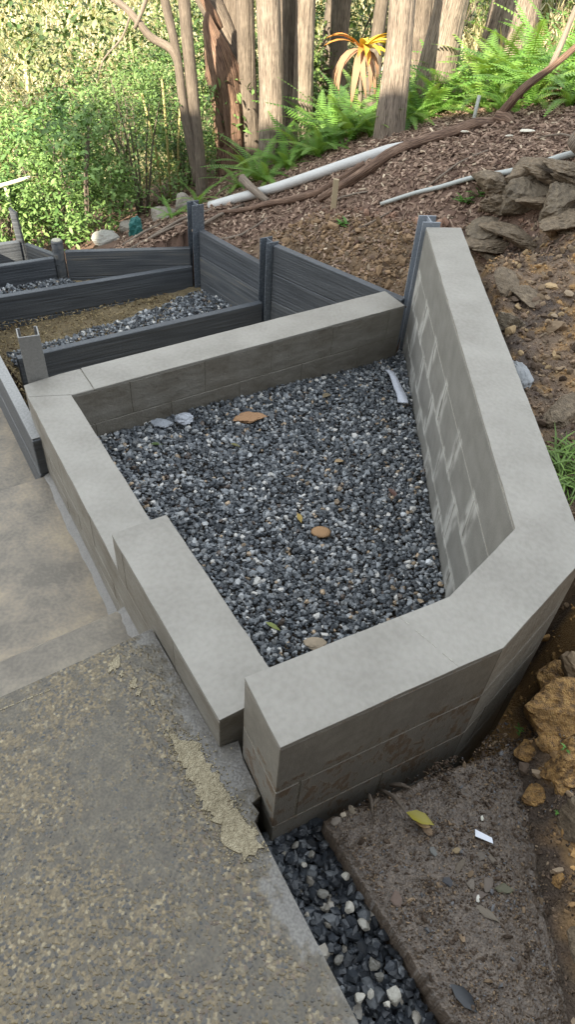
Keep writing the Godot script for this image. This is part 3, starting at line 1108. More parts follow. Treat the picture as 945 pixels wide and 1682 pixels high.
func build_block_wall() -> void:
	var w := thing("block_retaining_wall", "grey concrete block planter wall with smooth cement top stepping down beside the stairs", "retaining wall")
	var T := 0.372
	var Ai := Vector2(0.626, -3.774)
	var Ao := Vector2(0.818, -3.805)
	var I1 := Vector2(0.672, -1.462)
	var O1 := Vector2(0.863, -1.382)
	var I2 := Vector2(0.444, -1.181)
	var O2 := Vector2(0.56, -1.030)
	var Ei := Vector2(-0.069, -0.886)
	var Eo := Vector2(0.025, -0.720)
	# tall run beside the bank
	var len_ := Ai.distance_to(I1)
	var joints := []
	var rows := []
	var defs := [[0.137, 0.36, 0.0, 5.0], [-0.055, 0.137, 0.30, 0.372], [-0.25, -0.055, 0.115, 0.372], [-0.45, -0.25, 0.30, 0.372], [-0.62, -0.45, 0.115, 0.372]]
	for d in defs:
		rows.append([d[0], d[1], d[2], d[3]])
		var s: float = -d[2] + d[3]
		while s < len_:
			if d[3] < 1.0:
				joints.append([s, d[1], d[0], rr(0.05, 0.095)])
			s += d[3]
	var rm := right_face_material(len_, T, 1.024, joints)
	var tall := wall_run(w, "tall_run", Ai, I1, Ao, O1, T, -0.62, rows, rm, M.mortar, 0.0012, true)
	# splayed corner and end run facing the landing
	var r2 := [[0.152, 0.36, 0.0, 3.0], [-0.045, 0.152, 0.25, 0.78], [-0.245, -0.045, 0.12, 0.39], [-0.6, -0.245, 0.31, 0.39]]
	wall_run(w, "splay_run", I1, I2, O1, O2, T, -0.62, r2, M.face, M.face_joint, 0.0015)
	wall_run(w, "end_run", I2, Ei, O2, Eo, T, -0.62, r2, mud_face(I2.distance_to(Ei), T, 1.024), M.face_joint, 0.0015, true)
	cap(tall, [Ai, I1, I2, Ei, Eo, O2, O1, Ao], T)
	var la := I2.lerp(Ei, 0.27)
	var lb := O2.lerp(Eo, 0.22)
	for k in 11:
		if k in [2, 7]:
			continue
		var a := la.lerp(lb, k / 11.0 + 0.01)
		var b := la.lerp(lb, (k + 0.86) / 11.0)
		var nn := (lb - la).orthogonal().normalized() * rr(0.0010, 0.0024)
		put(prism4([a - nn, b - nn * 0.6, b + nn, a + nn * 0.7], T - 0.002, T + 0.0009, 0.0004), "mortar_line", M.mortar, tall)
	# two stepped runs beside the stairs
	var d := Vector2(-0.5667, -0.8239)
	var n := Vector2(0.8239, -0.5667)
	var Bo0 := Vector2(-0.132, -0.902)
	var Bo1 := Vector2(-0.563, -1.530)
	var mr := wall_run(w, "middle_run", Bo0 + n * 0.192, Bo1 + n * 0.192, Bo0, Bo1, 0.142, -0.6, [[-0.058, 0.13, 0.1, 0.39], [-0.255, -0.058, 0.29, 0.39], [-0.6, -0.255, 0.1, 0.39]], M.face, M.face_joint, 0.0015)
	cap(mr, [Bo0 + n * 0.192, Bo1 + n * 0.192, Bo1, Bo0], 0.142)
	var Cin := Vector2(-1.006, -2.526)
	var Cout := Vector2(-1.186, -2.484)
	var lr := wall_run(w, "low_run", Bo1 + n * 0.191, Cin, Bo1 + n * 0.001, Cout, -0.028, -0.75, [[-0.215, -0.04, 0.1, 0.39], [-0.31, -0.215, 0.29, 0.39], [-0.75, -0.31, 0.1, 0.39]], M.face, M.face_joint, 0.0015)
	cap(lr, [Bo1 + n * 0.191, Cin, Cout, Bo1 + n * 0.001], -0.028)
	# cross run at the back and the corner slab that ties it to the low run
	var Kb0 := Vector2(-1.108, -2.690)
	var Kb1 := Vector2(0.467, -3.822)
	var Ki1 := Vector2(0.572, -3.657)
	var Kin := Vector2(-1.002, -2.530)
	var Ko := Vector2(-1.236, -2.575)
	var cr := wall_run(w, "cross_run", Kin, Ki1, Kb0, Kb1, -0.028, -0.75, [[-0.215, -0.04, 0.12, 0.39], [-0.35, -0.215, 0.31, 0.39], [-0.75, -0.35, 0.12, 0.39]], M.face, M.face_joint, 0.0015)
	var t := 0.052
	cap(cr, [Kin.lerp(Ki1, t + 0.0012), Ki1, Kb1, Kb0.lerp(Kb1, t + 0.0012)], -0.028)
	var corner := put(prism4([Cout + Vector2(-0.001, -0.002), Cin + Vector2(0.0, -0.003), Kb0 + Vector2(-0.001, 0.001), Ko], -0.75, -0.040, 0.002), "corner_block", M.face, w)
	cap(corner, [Cout + Vector2(-0.001, -0.003), Cin + Vector2(0.0, -0.004), Kin, Kin.lerp(Ki1, t - 0.0012), Kb0.lerp(Kb1, t - 0.0012), Kb0, Ko], -0.028)

# ==================================================================== soil inside the planters
func bed_patch(called: String, q: Array, lv: Array, label: String, col_a: Color, col_b: Color) -> void:
	var st := begin()
	var n := 40
	for j in n + 1:
		for i in n + 1:
			var u := i / float(n)
			var v := j / float(n)
			var p: Vector2 = q[0].lerp(q[1], u).lerp(q[3].lerp(q[2], u), v)
			var y := lerpf(lerpf(lv[0], lv[1], u), lerpf(lv[3], lv[2], u), v)
			y += 0.02 * nz.get_noise_2d(p.x * 5.0, p.y * 5.0) + 0.008 * nf.get_noise_2d(p.x * 30.0, p.y * 30.0)
			st.set_color(col_a.lerp(col_b, sm(-0.3, 0.4, nz.get_noise_2d(p.x * 6.0, p.y * 6.0))))
			st.add_vertex(Vector3(p.x, y, p.y))
	for j in n:
		for i in n:
			var a := j * (n + 1) + i
			for k in [a, a + 1, a + n + 2, a, a + n + 2, a + n + 1]:
				st.add_index(k)
	st.generate_normals()
	var o := struct_(st.commit(), called, M.soil)
	o.set_meta("label", label)

func gravel_level(x: float, z: float) -> float:
	return -0.295 - 0.055 * sm(-0.6, 0.5, x) + 0.012 * nz.get_noise_2d(x * 2.0, z * 2.0)

func build_beds() -> void:
	var tan_a := Color(0.20, 0.155, 0.085)
	var tan_b := Color(0.30, 0.235, 0.135)
	bed_patch("planter_soil", [Vector2(-1.07, -2.56), Vector2(0.70, -3.74), Vector2(0.74, -1.36), Vector2(-0.03, -0.94)], [-0.37, -0.40, -0.40, -0.37], "dark soil under the gravel in the block planter", Color(0.13, 0.105, 0.08), Color(0.16, 0.13, 0.10))
	bed_patch("terrace_soil", [Vector2(-1.15, -2.60), Vector2(0.60, -3.76), P2 + Vector2(0.03, 0.0), Vector2(-1.70, -3.58)], [-0.66, -0.60, -0.66, -0.74], "tan clay soil between the block wall and the first timber board", tan_a, tan_b)
	bed_patch("terrace_soil", [Vector2(-1.70, -3.58), P2, P3, Vector2(-2.30, -4.28)], [-0.75, -0.74, -0.715, -0.80], "tan clay soil between the two long timber boards", tan_a, tan_b)
	bed_patch("terrace_soil", [Vector2(-2.30, -4.28), P3, P4, Vector2(-2.75, -4.42)], [-0.72, -0.66, -0.62, -0.66], "tan soil in the planter by the short round topped post", tan_a, tan_b)
	bed_patch("terrace_soil", [Vector2(-2.75, -4.42), P4, P5, Vector2(-3.1, -4.55)], [-0.70, -0.66, -0.64, -0.66], "soil in the farthest timber planter", tan_a, tan_b)

# ==================================================================== timber terraces
func board(parent: Node, a: Vector2, b: Vector2, ytop: float, h: float, th: float, mat: Material, called := "board") -> MeshInstance3D:
	var n := (b - a).orthogonal().normalized() * th * 0.5
	var o := rr(0.0, 5.0)
	var d := Vector3(b.x - a.x, 0, b.y - a.y).normalized()
	return put(prism4([a - n, b - n, b + n, a + n], ytop - h, ytop, 0.004, v3(a, ytop - h - o * 0.31) - d * o, d, Vector2(1.6, 0.55)), called, mat, parent)

func h_post(parent: Node, at: Vector2, y0: float, y1: float, dir: Vector2, w: float, mat: Material, called := "post") -> MeshInstance3D:
	# rolled steel section: flanges face along dir, the web joins them
	var d := dir.normalized()
	var n := d.orthogonal()
	var t := 0.007
	var st := begin()
	for s in [-1.0, 1.0]:
		var c: Vector2 = at + d * (s * (w * 0.5 - t * 0.5))
		var q := [c - d * t * 0.5 - n * w * 0.5, c + d * t * 0.5 - n * w * 0.5, c + d * t * 0.5 + n * w * 0.5, c - d * t * 0.5 + n * w * 0.5]
		var k := []
		for p in q:
			k.append(v3(p, y0))
		for p in q:
			k.append(v3(p, y1))
		hexa(st, k, 0.0015)
	var q2 := [at - d * (w * 0.5 - t) - n * 0.003, at + d * (w * 0.5 - t) - n * 0.003, at + d * (w * 0.5 - t) + n * 0.003, at - d * (w * 0.5 - t) + n * 0.003]
	var k2 := []
	for p in q2:
		k2.append(v3(p, y0))
	for p in q2:
		k2.append(v3(p, y1 - 0.0005))
	hexa(st, k2, 0.001)
	return put(st.commit(), called, mat, parent)

func build_timber() -> void:
	# side wall holding the mulch slope: three bays between steel posts
	var w := thing("timber_retaining_wall", "charcoal stained board wall between painted steel posts holding back the mulch slope", "retaining wall")
	h_post(w, P2, -0.95, -0.075, Vector2(0.55, 0.83), 0.095, M.steel_paint)
	h_post(w, P3, -0.95, -0.085, Vector2(0.55, 0.83), 0.095, M.steel_paint)
	var y := -0.092
	for k in 3:
		board(w, PR + Vector2(-0.01, -0.01), P2 + Vector2(0.045, 0.03), y, 0.192, 0.048, M.timber_old if k == 2 else M.timber)
		y -= 0.195
	y = -0.262
	for k in 3:
		board(w, P2 + Vector2(-0.045, -0.045), P3 + Vector2(0.045, 0.04), y, 0.192, 0.048, M.timber_old if k > 0 else M.timber)
		y -= 0.195
	y = -0.414
	for k in 2:
		board(w, P3 + Vector2(-0.05, 0.012), P4 + Vector2(0.045, -0.01), y, 0.192, 0.045, M.timber_old if k == 0 else M.timber)
		y -= 0.195
	# stub post with the pale sawn cap
	var st := begin()
	tube(st, [v3(P4, -0.95), v3(P4, -0.345), v3(P4, -0.335)], [0.042, 0.042, 0.038], 14)
	st.generate_normals()
	put(st.commit(), "post", M.timber_old, w)
	put(tube_mesh([v3(P4, -0.335), v3(P4, -0.331)], [0.036, 0.034], 14), "post_top", plain(lin(0.42, 0.40, 0.32), 0.8), w)
	board(w, P4 + Vector2(-0.035, -0.02), P5 + Vector2(0.02, 0.01), -0.45, 0.19, 0.04, M.timber_old)
	# pointed far stake
	st = begin()
	var c := []
	for p in [Vector2(-0.024, -0.018), Vector2(0.024, -0.018), Vector2(0.024, 0.018), Vector2(-0.024, 0.018)]:
		c.append(v3(P5 + p, -0.95))
	for i in 4:
		var p: Vector2 = [Vector2(-0.024, -0.018), Vector2(0.024, -0.018), Vector2(0.024, 0.018), Vector2(-0.024, 0.018)][i]
		c.append(v3(P5 + p + Vector2(-0.03, 0.0), -0.195 if p.x < 0.0 else -0.235))
	hexa(st, c, 0.003, v3(P5, -0.95), Vector3.UP, Vector2(1, 0.5))
	put(st.commit(), "post", M.timber, w)
	# boards that cross the terraces
	var x1 := thing("terrace_board_wall", "long dark board wall just behind the block planter, two boards high", "retaining wall")
	var d := Vector2(-0.822, 0.569)
	for k in 2:
		board(x1, P2 + d * 0.05, P2 + d * 1.76, -0.506 - 0.195 * k, 0.192, 0.048, M.timber)
	var x2 := thing("terrace_board_wall", "dark board wall crossing gravel to the tall double post", "retaining wall")
	d = Vector2(-0.856, 0.517)
	for k in 2:
		board(x2, P3 + d * 0.05, P3 + d * 1.95, -0.547 - 0.195 * k, 0.192, 0.048, M.timber)
	var x3 := thing("terrace_board_wall", "short dark board running out from the stub post", "retaining wall")
	for k in 2:
		board(x3, P4 + d * 0.042, P4 + d * 1.05, -0.455 - 0.195 * k, 0.192, 0.046, M.timber)
	var x4 := thing("terrace_board_wall", "dark board running out from the leaning pointed stake", "retaining wall")
	for k in 2:
		board(x4, P5 + d * 0.03, P5 + d * 1.05, -0.435 - 0.195 * k, 0.192, 0.046, M.timber)
	# stringer along the steps
	var sg := thing("stair_stringer", "weathered timber stringer holding the terraces beside the lowest tread", "stringer")
	var s0 := Vector2(-1.158, -2.372)
	var sd := Vector2(-0.555, -0.832)
	var sn := Vector2(0.832, -0.555)
	board(sg, s0 + sn * 0.026 + sd * 0.02, s0 + sn * 0.026 + sd * 2.55, -0.20, 0.195, 0.055, M.timber)
	board(sg, s0 + sn * 0.024 + sd * 0.02, s0 + sn * 0.024 + sd * 2.55, -0.398, 0.30, 0.055, M.timber)
	var sp := prism4([s0 + sd * 0.03, s0 + sd * 2.54, s0 + sd * 2.54 + sn * 0.052, s0 + sd * 0.03 + sn * 0.052], -0.1985, -0.194, 0.001)
	put(sp, "top_strip", M.steel, sg)
	# galvanised post at the corner of the block wall
	var gp := thing("steel_post", "galvanised steel channel post standing behind the corner slab of the block wall", "post")
	var gd := Vector2(0.42, 0.90).normalized()
	var gn := gd.orthogonal()
	var gc := Vector2(-1.205, -2.668) + gd * 0.042
	for q in [[gc - gn * 0.046, gc + gn * 0.046, gd * -0.006, "web"], [gc - gn * 0.046, gc - gn * 0.040, gd * -0.075, "flange"], [gc + gn * 0.040, gc + gn * 0.046, gd * -0.075, "flange"]]:
		var off: Vector2 = gd * -0.0065 if q[3] == "flange" else Vector2.ZERO
		put(prism4([q[0] + off, q[1] + off, q[1] + q[2] + off, q[0] + q[2] + off], -0.9, 0.19, 0.0015), q[3], M.steel, gp)
	for sgn in [-1.0, 1.0]:
		var c0: Vector2 = gc - gd * 0.082 + gn * (0.0455 * sgn)
		var c1: Vector2 = c0 - gn * (0.016 * sgn)
		put(prism4([c0, c1, c1 - gd * 0.004, c0 - gd * 0.004], -0.9, 0.19, 0.001), "lip", M.steel, gp)
	var rp := thing("steel_post", "painted steel post closing the far end of the tall block wall", "post")
	h_post(rp, Vector2(0.648, -3.845), -0.9, 0.392, Vector2(0.15, 0.98), 0.10, M.steel_blue, "section")

# ==================================================================== gravel
func stone_color(wet := false) -> Color:
	var t := rng.randf()
	var v := rr(0.55, 1.45)
	if wet:
		if t < 0.80:
			return Color(0.040, 0.046, 0.055) * v
		if t < 0.95:
			return Color(0.13, 0.14, 0.15) * v
		return Color(0.36, 0.33, 0.28) * v
	if t < 0.52:
		return Color(0.068, 0.077, 0.088) * v
	if t < 0.80:
		return Color(0.20, 0.215, 0.23) * v
	if t < 0.93:
		return Color(0.37, 0.38, 0.385) * v
	if t < 0.965:
		return Color(0.66, 0.64, 0.60)
	if t < 0.985:
		return Color(0.40, 0.30, 0.20) * v
	return Color(0.10, 0.075, 0.06)

func fill_gravel(called: String, poly: PackedVector2Array, level: Callable, step: float, size: float, label: String, wet := false) -> void:
	var o := Node3D.new()
	o.name = numbered(called)
	add_child(o)
	o.set_meta("kind", "stuff")
	tag(o, label, "gravel")
	var xf := [[], [], [], []]
	var cols := [[], [], [], []]
	var lo := Vector2(99, 99)
	var hi := Vector2(-99, -99)
	for p in poly:
		lo = lo.min(p)
		hi = hi.max(p)
	var z := lo.y
	while z < hi.y:
		var x := lo.x
		while x < hi.x:
			var p := Vector2(x + rr(-0.6, 0.6) * step, z + rr(-0.6, 0.6) * step)
			x += step
			if not Geometry2D.is_point_in_polygon(p, poly):
				continue
			var v := rng.randi() % 4
			var s := size * rr(0.45, 1.30)
			if rng.randf() < 0.06:
				s *= 1.35
			var b := Basis(Vector3.UP, rr(0, TAU)) * Basis(Vector3.RIGHT, rr(-0.9, 0.9)) * Basis(Vector3.BACK, rr(-0.9, 0.9))
			b = b.scaled_local(Vector3(s * rr(0.9, 1.3), s * rr(0.7, 1.0), s))
			xf[v].append(Transform3D(b, Vector3(p.x, level.call(p.x, p.y) + rr(-0.3, 0.25) * size, p.y)))
			cols[v].append(stone_color(wet))
		z += step
	for v in 4:
		scatter(o, "stones", stone_mesh(70 + v, 0.34, 0.75, 4, 6), M.stone, xf[v], cols[v])

func build_gravel() -> void:
	var inner := PackedVector2Array([Vector2(-0.99, -2.53), Vector2(0.575, -3.655), Vector2(0.62, -3.755), Vector2(0.665, -1.48), Vector2(0.44, -1.19), Vector2(-0.05, -0.91), Vector2(0.02, -1.02), Vector2(-0.40, -1.65)])
	fill_gravel("gravel", inner, gravel_level, 0.0135, 0.0235, "blue grey drainage gravel filling the block planter")
	var strip := PackedVector2Array([Vector2(-0.03, -0.765), Vector2(0.03, -0.73), Vector2(0.16, -0.80), Vector2(0.165, -0.755), Vector2(0.451, -0.33), Vector2(0.85, 0.24), Vector2(0.62, 0.30), Vector2(0.225, -0.31), Vector2(0.008, -0.65)])
	fill_gravel("gravel", strip, func(x, z): return -0.150 + 0.02 * nz.get_noise_2d(x * 4.0, z * 4.0), 0.0145, 0.030, "wet dark gravel in the drain strip between landing and footing", true)
	fill_gravel("gravel", strip, func(x, z): return -0.172, 0.016, 0.026, "lower stones of the drain strip gravel", true)
	var d := Vector2(-0.822, 0.569)
	var n := Vector2(-0.569, -0.822)
	# terrace gravel heaped behind the first board wall
	var g2 := PackedVector2Array([P2 + n * 0.06, P2 + d * 1.7 + n * 0.06, P2 + d * 1.75 + n * 0.42, P2 + d * 1.2 + n * 0.50, P2 + d * 0.7 + n * 0.58, P2 + d * 0.3 + n * 0.70, P3 + Vector2(0.0, 0.09), P3 + Vector2(0.09, 0.03), P2 + Vector2(-0.06, -0.06)])
	fill_gravel("gravel", g2, func(x, z): return -0.712 + 0.03 * nz.get_noise_2d(x * 3.0, z * 3.0), 0.0155, 0.026, "grey gravel behind the first long timber board")
	var d3 := Vector2(-0.856, 0.517)
	var m3 := Vector2(0.517, 0.856)
	var g3 := PackedVector2Array([P4 + m3 * 0.05 - d3 * 0.02, P4 + d3 * 1.0 + m3 * 0.04, P4 + d3 * 1.0 + m3 * 0.24, P4 + m3 * 0.24 - d3 * 0.12])
	fill_gravel("gravel", g3, func(x, z): return -0.605 + 0.02 * nz.get_noise_2d(x * 4.0, z * 4.0), 0.016, 0.026, "grey gravel at the foot of the stub post")

# ==================================================================== mulch chips and crumbs
func chip_mesh(seed_: int) -> ArrayMesh:
	var g := RandomNumberGenerator.new()
	g.seed = seed_
	var st := begin()
	var c := []
	for y in [-0.5, 0.5]:
		for p in [Vector2(-0.5, -0.5), Vector2(0.5, -0.5), Vector2(0.5, 0.5), Vector2(-0.5, 0.5)]:
			c.append(Vector3(p.x * g.randf_range(0.7, 1.1), y * g.randf_range(0.5, 1.0), p.y * g.randf_range(0.4, 1.1)))
	hexa(st, c, 0.02)
	return st.commit()

func build_mulch_and_soil() -> void:
	# bark mulch on the slope
	var o := Node3D.new()
	o.name = "mulch"
	add_child(o)
	o.set_meta("kind", "stuff")
	tag(o, "red brown bark mulch chips covering the slope", "mulch")
	var xf := [[], [], []]
	var cols := [[], [], []]
	for i in 48000:
		var x := rr(-1.6, 2.6)
		var z := rr(-6.9, -3.75)
		var p := Vector2(x, z)
		if Geometry2D.is_point_in_polygon(p, BUILT) or (seg_dist(p, PR, P2) < 0.40 and rng.randf() < 0.6):
			continue
		if x > 0.5 and z > -4.25 and rng.randf() < 0.75:
			continue
		var y := ground_y(x, z)
		var nrm := Vector3(ground_y(x - 0.02, z) - ground_y(x + 0.02, z), 0.04, ground_y(x, z - 0.02) - ground_y(x, z + 0.02)).normalized()
		var b := Basis(Quaternion(Vector3.UP, nrm)) * Basis(Vector3.UP, rr(0, TAU)) * Basis(Vector3.RIGHT, rr(-0.5, 0.5)) * Basis(Vector3.BACK, rr(-0.4, 0.4))
		var l := rr(0.012, 0.045)
		b = b.scaled_local(Vector3(l, rr(0.004, 0.009), l * rr(0.22, 0.55)))
		var v := rng.randi() % 3
		xf[v].append(Transform3D(b, Vector3(x, y + rr(0.0, 0.014), z)))
		var t := rng.randf()
		var k := rr(0.6, 1.35)
		if t < 0.6:
			cols[v].append(Color(0.225, 0.156, 0.116) * k)
		elif t < 0.85:
			cols[v].append(Color(0.34, 0.245, 0.185) * k)
		elif t < 0.95:
			cols[v].append(Color(0.10, 0.062, 0.048) * k)
		else:
			cols[v].append(Color(0.52, 0.42, 0.31) * k)
	for v in 3:
		scatter(o, "chips", chip_mesh(5 + v), M.chip, xf[v], cols[v])
	# stones mixed through the dug bank
	o = Node3D.new()
	o.name = "rubble"
	add_child(o)
	o.set_meta("kind", "stuff")
	tag(o, "brown rubble and stones mixed through the dug bank", "rubble")
	xf = [[], [], []]
	cols = [[], [], []]
	for i in 3600:
		var x := rr(0.80, 1.9)
		var z := rr(-4.35, -0.2)
		if seg_dist(Vector2(x, z), WALL_OUT[2], WALL_OUT[3]) < 0.06 or nz.get_noise_2d(x * 2.5 + 8.0, z * 2.5) < -0.12:
			continue
		if x < 0.9 and z < -1.35:
			continue
		var sz := rr(0.010, 0.032) * (2.0 if rng.randf() < 0.06 else 1.0)
		var v := rng.randi() % 3
		xf[v].append(Transform3D(rand_basis().scaled_local(Vector3(sz * rr(0.9, 1.7), sz * rr(0.4, 0.8), sz)), on_ground(x, z, sz * rr(-0.15, 0.2))))
		var t := rng.randf()
		cols[v].append((Color(0.24, 0.175, 0.115) if t < 0.5 else (Color(0.13, 0.095, 0.07) if t < 0.8 else Color(0.36, 0.26, 0.15))) * rr(0.7, 1.3))
	for v in 3:
		scatter(o, "stones", boulder_mesh(Vector3.ONE, 300.0 + v * 11.0, 0.5, 6), M.chip, xf[v], cols[v])
	# crumbs, twigs and grit on the dug earth and the footing
	o = Node3D.new()
	o.name = "dirt"
	add_child(o)
	o.set_meta("kind", "stuff")
	tag(o, "crumbs, grit and twigs strewn over the dug earth and footing", "dirt")
	xf = [[], [], []]
	cols = [[], [], []]
	for i in 66000:
		var x := 0.0
		var z := 0.0
		var y := 0.0
		var c := Color()
		var s := rr(0.003, 0.010)
		if rng.randf() < 0.05:
			s *= rr(1.5, 3.0)
		if i < 26000:
			x = rr(0.13, 0.84)
			z = rr(-1.1, -0.05)
			# right of the footing's straight edge
			var e := (Vector2(x, z) - Vector2(0.151, -0.771)).dot(Vector2(0.8195, -0.573))
			if e < 0.012 or seg_dist(Vector2(x, z), WALL_OUT[0], WALL_OUT[1]) < 0.035 or seg_dist(Vector2(x, z), WALL_OUT[1], WALL_OUT[2]) < 0.05:
				continue
			if x > 0.82:
				y = ground_y(x, z)
			else:
				y = maxf(footing_y(x, z), ground_y(x, z) if x > 0.66 else -1.0)
			if nz.get_noise_2d(x * 6.0 + 17.0, z * 6.0) < -0.05 and rng.randf() < 0.8:
				continue
			s *= 0.75
			c = Color(0.088, 0.065, 0.049)
			if rng.randf() < 0.22:
				c = Color(0.22, 0.16, 0.105)
			elif rng.randf() < 0.1:
				c = Color(0.15, 0.15, 0.155)
		else:
			x = rr(0.72, 1.9)
			z = rr(-4.3, -0.1)
			if i > 56000:
				# the cut behind the boards
				x = rr(-0.3, 0.85)
				z = rr(-4.95, -3.84)
				if Geometry2D.is_point_in_polygon(Vector2(x, z), BUILT) or seg_dist(Vector2(x, z), PR, P2) > 0.5:
					continue
				s *= 1.6
			elif x < 0.9 and z < -1.3:
				continue
			y = ground_y(x, z)
			c = soil_color(x, z) * 1.15
			s *= 1.5
			if rng.randf() < 0.12:
				c = Color(0.26, 0.20, 0.14)
		var b := rand_basis()
		b = b.scaled_local(Vector3(s * rr(0.8, 1.5), s * rr(0.5, 1.0), s))
		var v := rng.randi() % 3
		xf[v].append(Transform3D(b, Vector3(x, y + s * rr(-0.1, 0.35), z)))
		cols[v].append(c * rr(0.65, 1.35))
	for i in 9000:
		var a := rng.randf()
		var b2 := rng.randf()
		var p: Vector2 = Vector2(-1.15, -2.60).lerp(Vector2(0.55, -3.78), a).lerp(Vector2(-2.3, -4.28).lerp(P3, a), b2)
		var y := lerpf(-0.69, -0.735, b2) + rr(-0.01, 0.015)
		var sz := rr(0.004, 0.016)
		var bb := rand_basis().scaled_local(Vector3(sz * rr(0.8, 3.0), sz * 0.6, sz * 0.8))
		var v := rng.randi() % 3
		xf[v].append(Transform3D(bb, Vector3(p.x, y, p.y)))
		cols[v].append((Color(0.30, 0.235, 0.13) if rng.randf() < 0.7 else Color(0.12, 0.085, 0.05)) * rr(0.6, 1.4))
	for v in 3:
		scatter(o, "crumbs", stone_mesh(90 + v, 0.3, 0.8, 3, 6), M.chip, xf[v], cols[v])

# ==================================================================== things lying on the slope
func on_ground(x: float, z: float, up := 0.0) -> Vector3:
	return Vector3(x, ground_y(x, z) + up, z)

func build_slope_things() -> void:
	var p := thing("drain_pipe", "white plastic drain pipe lying up the slope in front of the ferns", "pipe")
	var pts := [Vector3(-0.82, -0.285, -5.66), Vector3(-0.52, -0.15, -5.56), Vector3(-0.247, -0.025, -5.46), Vector3(0.19, 0.205, -5.28), Vector3(0.50, 0.345, -5.22), Vector3(0.66, 0.385, -5.20)]
	put(tube_mesh(pts, [0.036, 0.036, 0.037, 0.037, 0.037, 0.037], 20, 0.0, 0.0, true, 4), "pipe", M.pvc, p)
	var jn := thing("pipe_stake", "white plastic stake upright beside the drain pipe among the ferns", "stake", on_ground(1.12, -5.62))
	put(tube_mesh([Vector3(0, -0.1, 0), Vector3(0.005, 0.17, 0)], [0.013, 0.013], 10), "stake", plain(lin(0.42, 0.44, 0.40), 0.5), jn)
	# grey conduit running into the rocks and out again
	var c := thing("conduit", "thin grey conduit lying across the mulch and under the rocks", "conduit")
	var cp := []
	for e in [[0.45, -4.66], [0.65, -4.60], [0.79, -4.56], [0.97, -4.51], [1.14, -4.49], [1.30, -4.43], [1.51, -4.39], [1.9, -4.36]]:
		cp.append(on_ground(e[0], e[1], 0.03))
	put(tube_mesh(cp, [0.013, 0.013, 0.014, 0.014, 0.018, 0.02, 0.021, 0.022], 10, 0.0, 0.0, true, 3), "conduit", M.conduit, c)
	# the long crooked branch
	var b := thing("fallen_branch", "long crooked brown branch lying down the mulch slope from the ferns", "branch")
	var bp := [Vector3(1.62, 1.03, -5.30), Vector3(1.487, 0.881, -5.329), Vector3(1.347, 0.75, -5.344), Vector3(1.278, 0.62, -5.387), Vector3(1.225, 0.53, -5.40)]
	for e in [[1.08, -5.34], [0.92, -5.27], [0.76, -5.23], [0.60, -5.15], [0.49, -5.06], [0.38, -5.02], [0.22, -5.02], [0.05, -5.06]]:
		bp.append(on_ground(e[0], e[1], 0.03))
	put(tube_mesh(bp, [0.017, 0.021, 0.026, 0.03, 0.034, 0.038, 0.034, 0.038, 0.034, 0.036, 0.034, 0.03, 0.022], 16, 0.26, 4.0, true, 4, 2.0), "limb", M.branch, b)
	put(tube_mesh([Vector3(1.487, 0.881, -5.329), Vector3(1.53, 1.02, -5.38), Vector3(1.575, 1.20, -5.45)], [0.02, 0.019, 0.015], 10, 0.15, 2.0, true, 3, 2.0), "fork", M.bark, b)
	put(tube_mesh([on_ground(1.225, -5.40, 0.05), on_ground(1.29, -5.36, 0.02), on_ground(1.33, -5.31, 0.0)], [0.04, 0.045, 0.02], 10, 0.25, 7.0, true, 2, 2.0), "butt", M.branch, b)
	# a second, thinner branch along the foot of the pipe
	var b2 := thing("fallen_branch", "thin dark branch lying below the white pipe down to the posts", "branch")
	var q := []
	for e in [[0.34, -5.10], [0.20, -5.12], [0.04, -5.15], [-0.14, -5.22], [-0.32, -5.29], [-0.50, -5.34], [-0.70, -5.36]]:
		q.append(on_ground(e[0], e[1], 0.03 + rr(0.0, 0.02)))
	put(tube_mesh(q, [0.02, 0.024, 0.022, 0.024, 0.02, 0.018, 0.012], 10, 0.25, 9.0, true, 3, 2.0), "limb", M.branch, b2)
	var b3 := thing("fallen_branch", "short pale brown log lying over the low end of the white pipe", "branch")
	put(tube_mesh([Vector3(-0.56, -0.04, -5.62), Vector3(-0.44, -0.075, -5.46), Vector3(-0.33, -0.10, -5.34)], [0.03, 0.028, 0.02], 12, 0.2, 11.0, true, 3, 2.0), "limb", M.bark, b3)
	var sticks := [[-1.0, -5.35, 0.5, 0.5, 0.012], [-0.7, -5.32, 0.9, 0.55, 0.014], [-0.5, -5.05, 0.45, 0.4, 0.01], [-1.35, -5.5, 0.6, 0.35, 0.012], [-1.15, -5.25, 0.35, 0.5, 0.011], [1.5, -4.75, 2.4, 0.3, 0.007], [1.62, -4.62, 2.0, 0.22, 0.006], [0.4, -4.55, 0.2, 0.25, 0.006], [0.2, -4.9, -0.3, 0.35, 0.008], [0.9, -4.7, 0.4, 0.4, 0.006]]
	for s in sticks:
		var d: Vector2 = Vector2(cos(s[2]), -sin(s[2])) * s[3] * 0.5
		var t := put(tube_mesh([on_ground(s[0] - d.x, s[1] - d.y, 0.015), on_ground(s[0], s[1], 0.03), on_ground(s[0] + d.x, s[1] + d.y, 0.015)], [s[4], s[4] * 0.9, s[4] * 0.6], 7, 0.2, s[0], true, 2, 2.0), "stick", M.bark, self)
		tag(t, "dry brown stick lying on the bark mulch", "stick", "sticks on the mulch")
	# short sawn stake
	var k := on_ground(0.15, -4.86)
	var st := begin()
	hexa(st, [Vector3(-0.019, -0.1, -0.01), Vector3(0.019, -0.1, -0.01), Vector3(0.019, -0.1, 0.01), Vector3(-0.019, -0.1, 0.01), Vector3(-0.019, 0.19, -0.01), Vector3(0.019, 0.185, -0.01), Vector3(0.019, 0.185, 0.01), Vector3(-0.019, 0.19, 0.01)], 0.002)
	var stk := put(st.commit(), "survey_stake", plain(lin(0.42, 0.34, 0.22), 0.85), self, k)
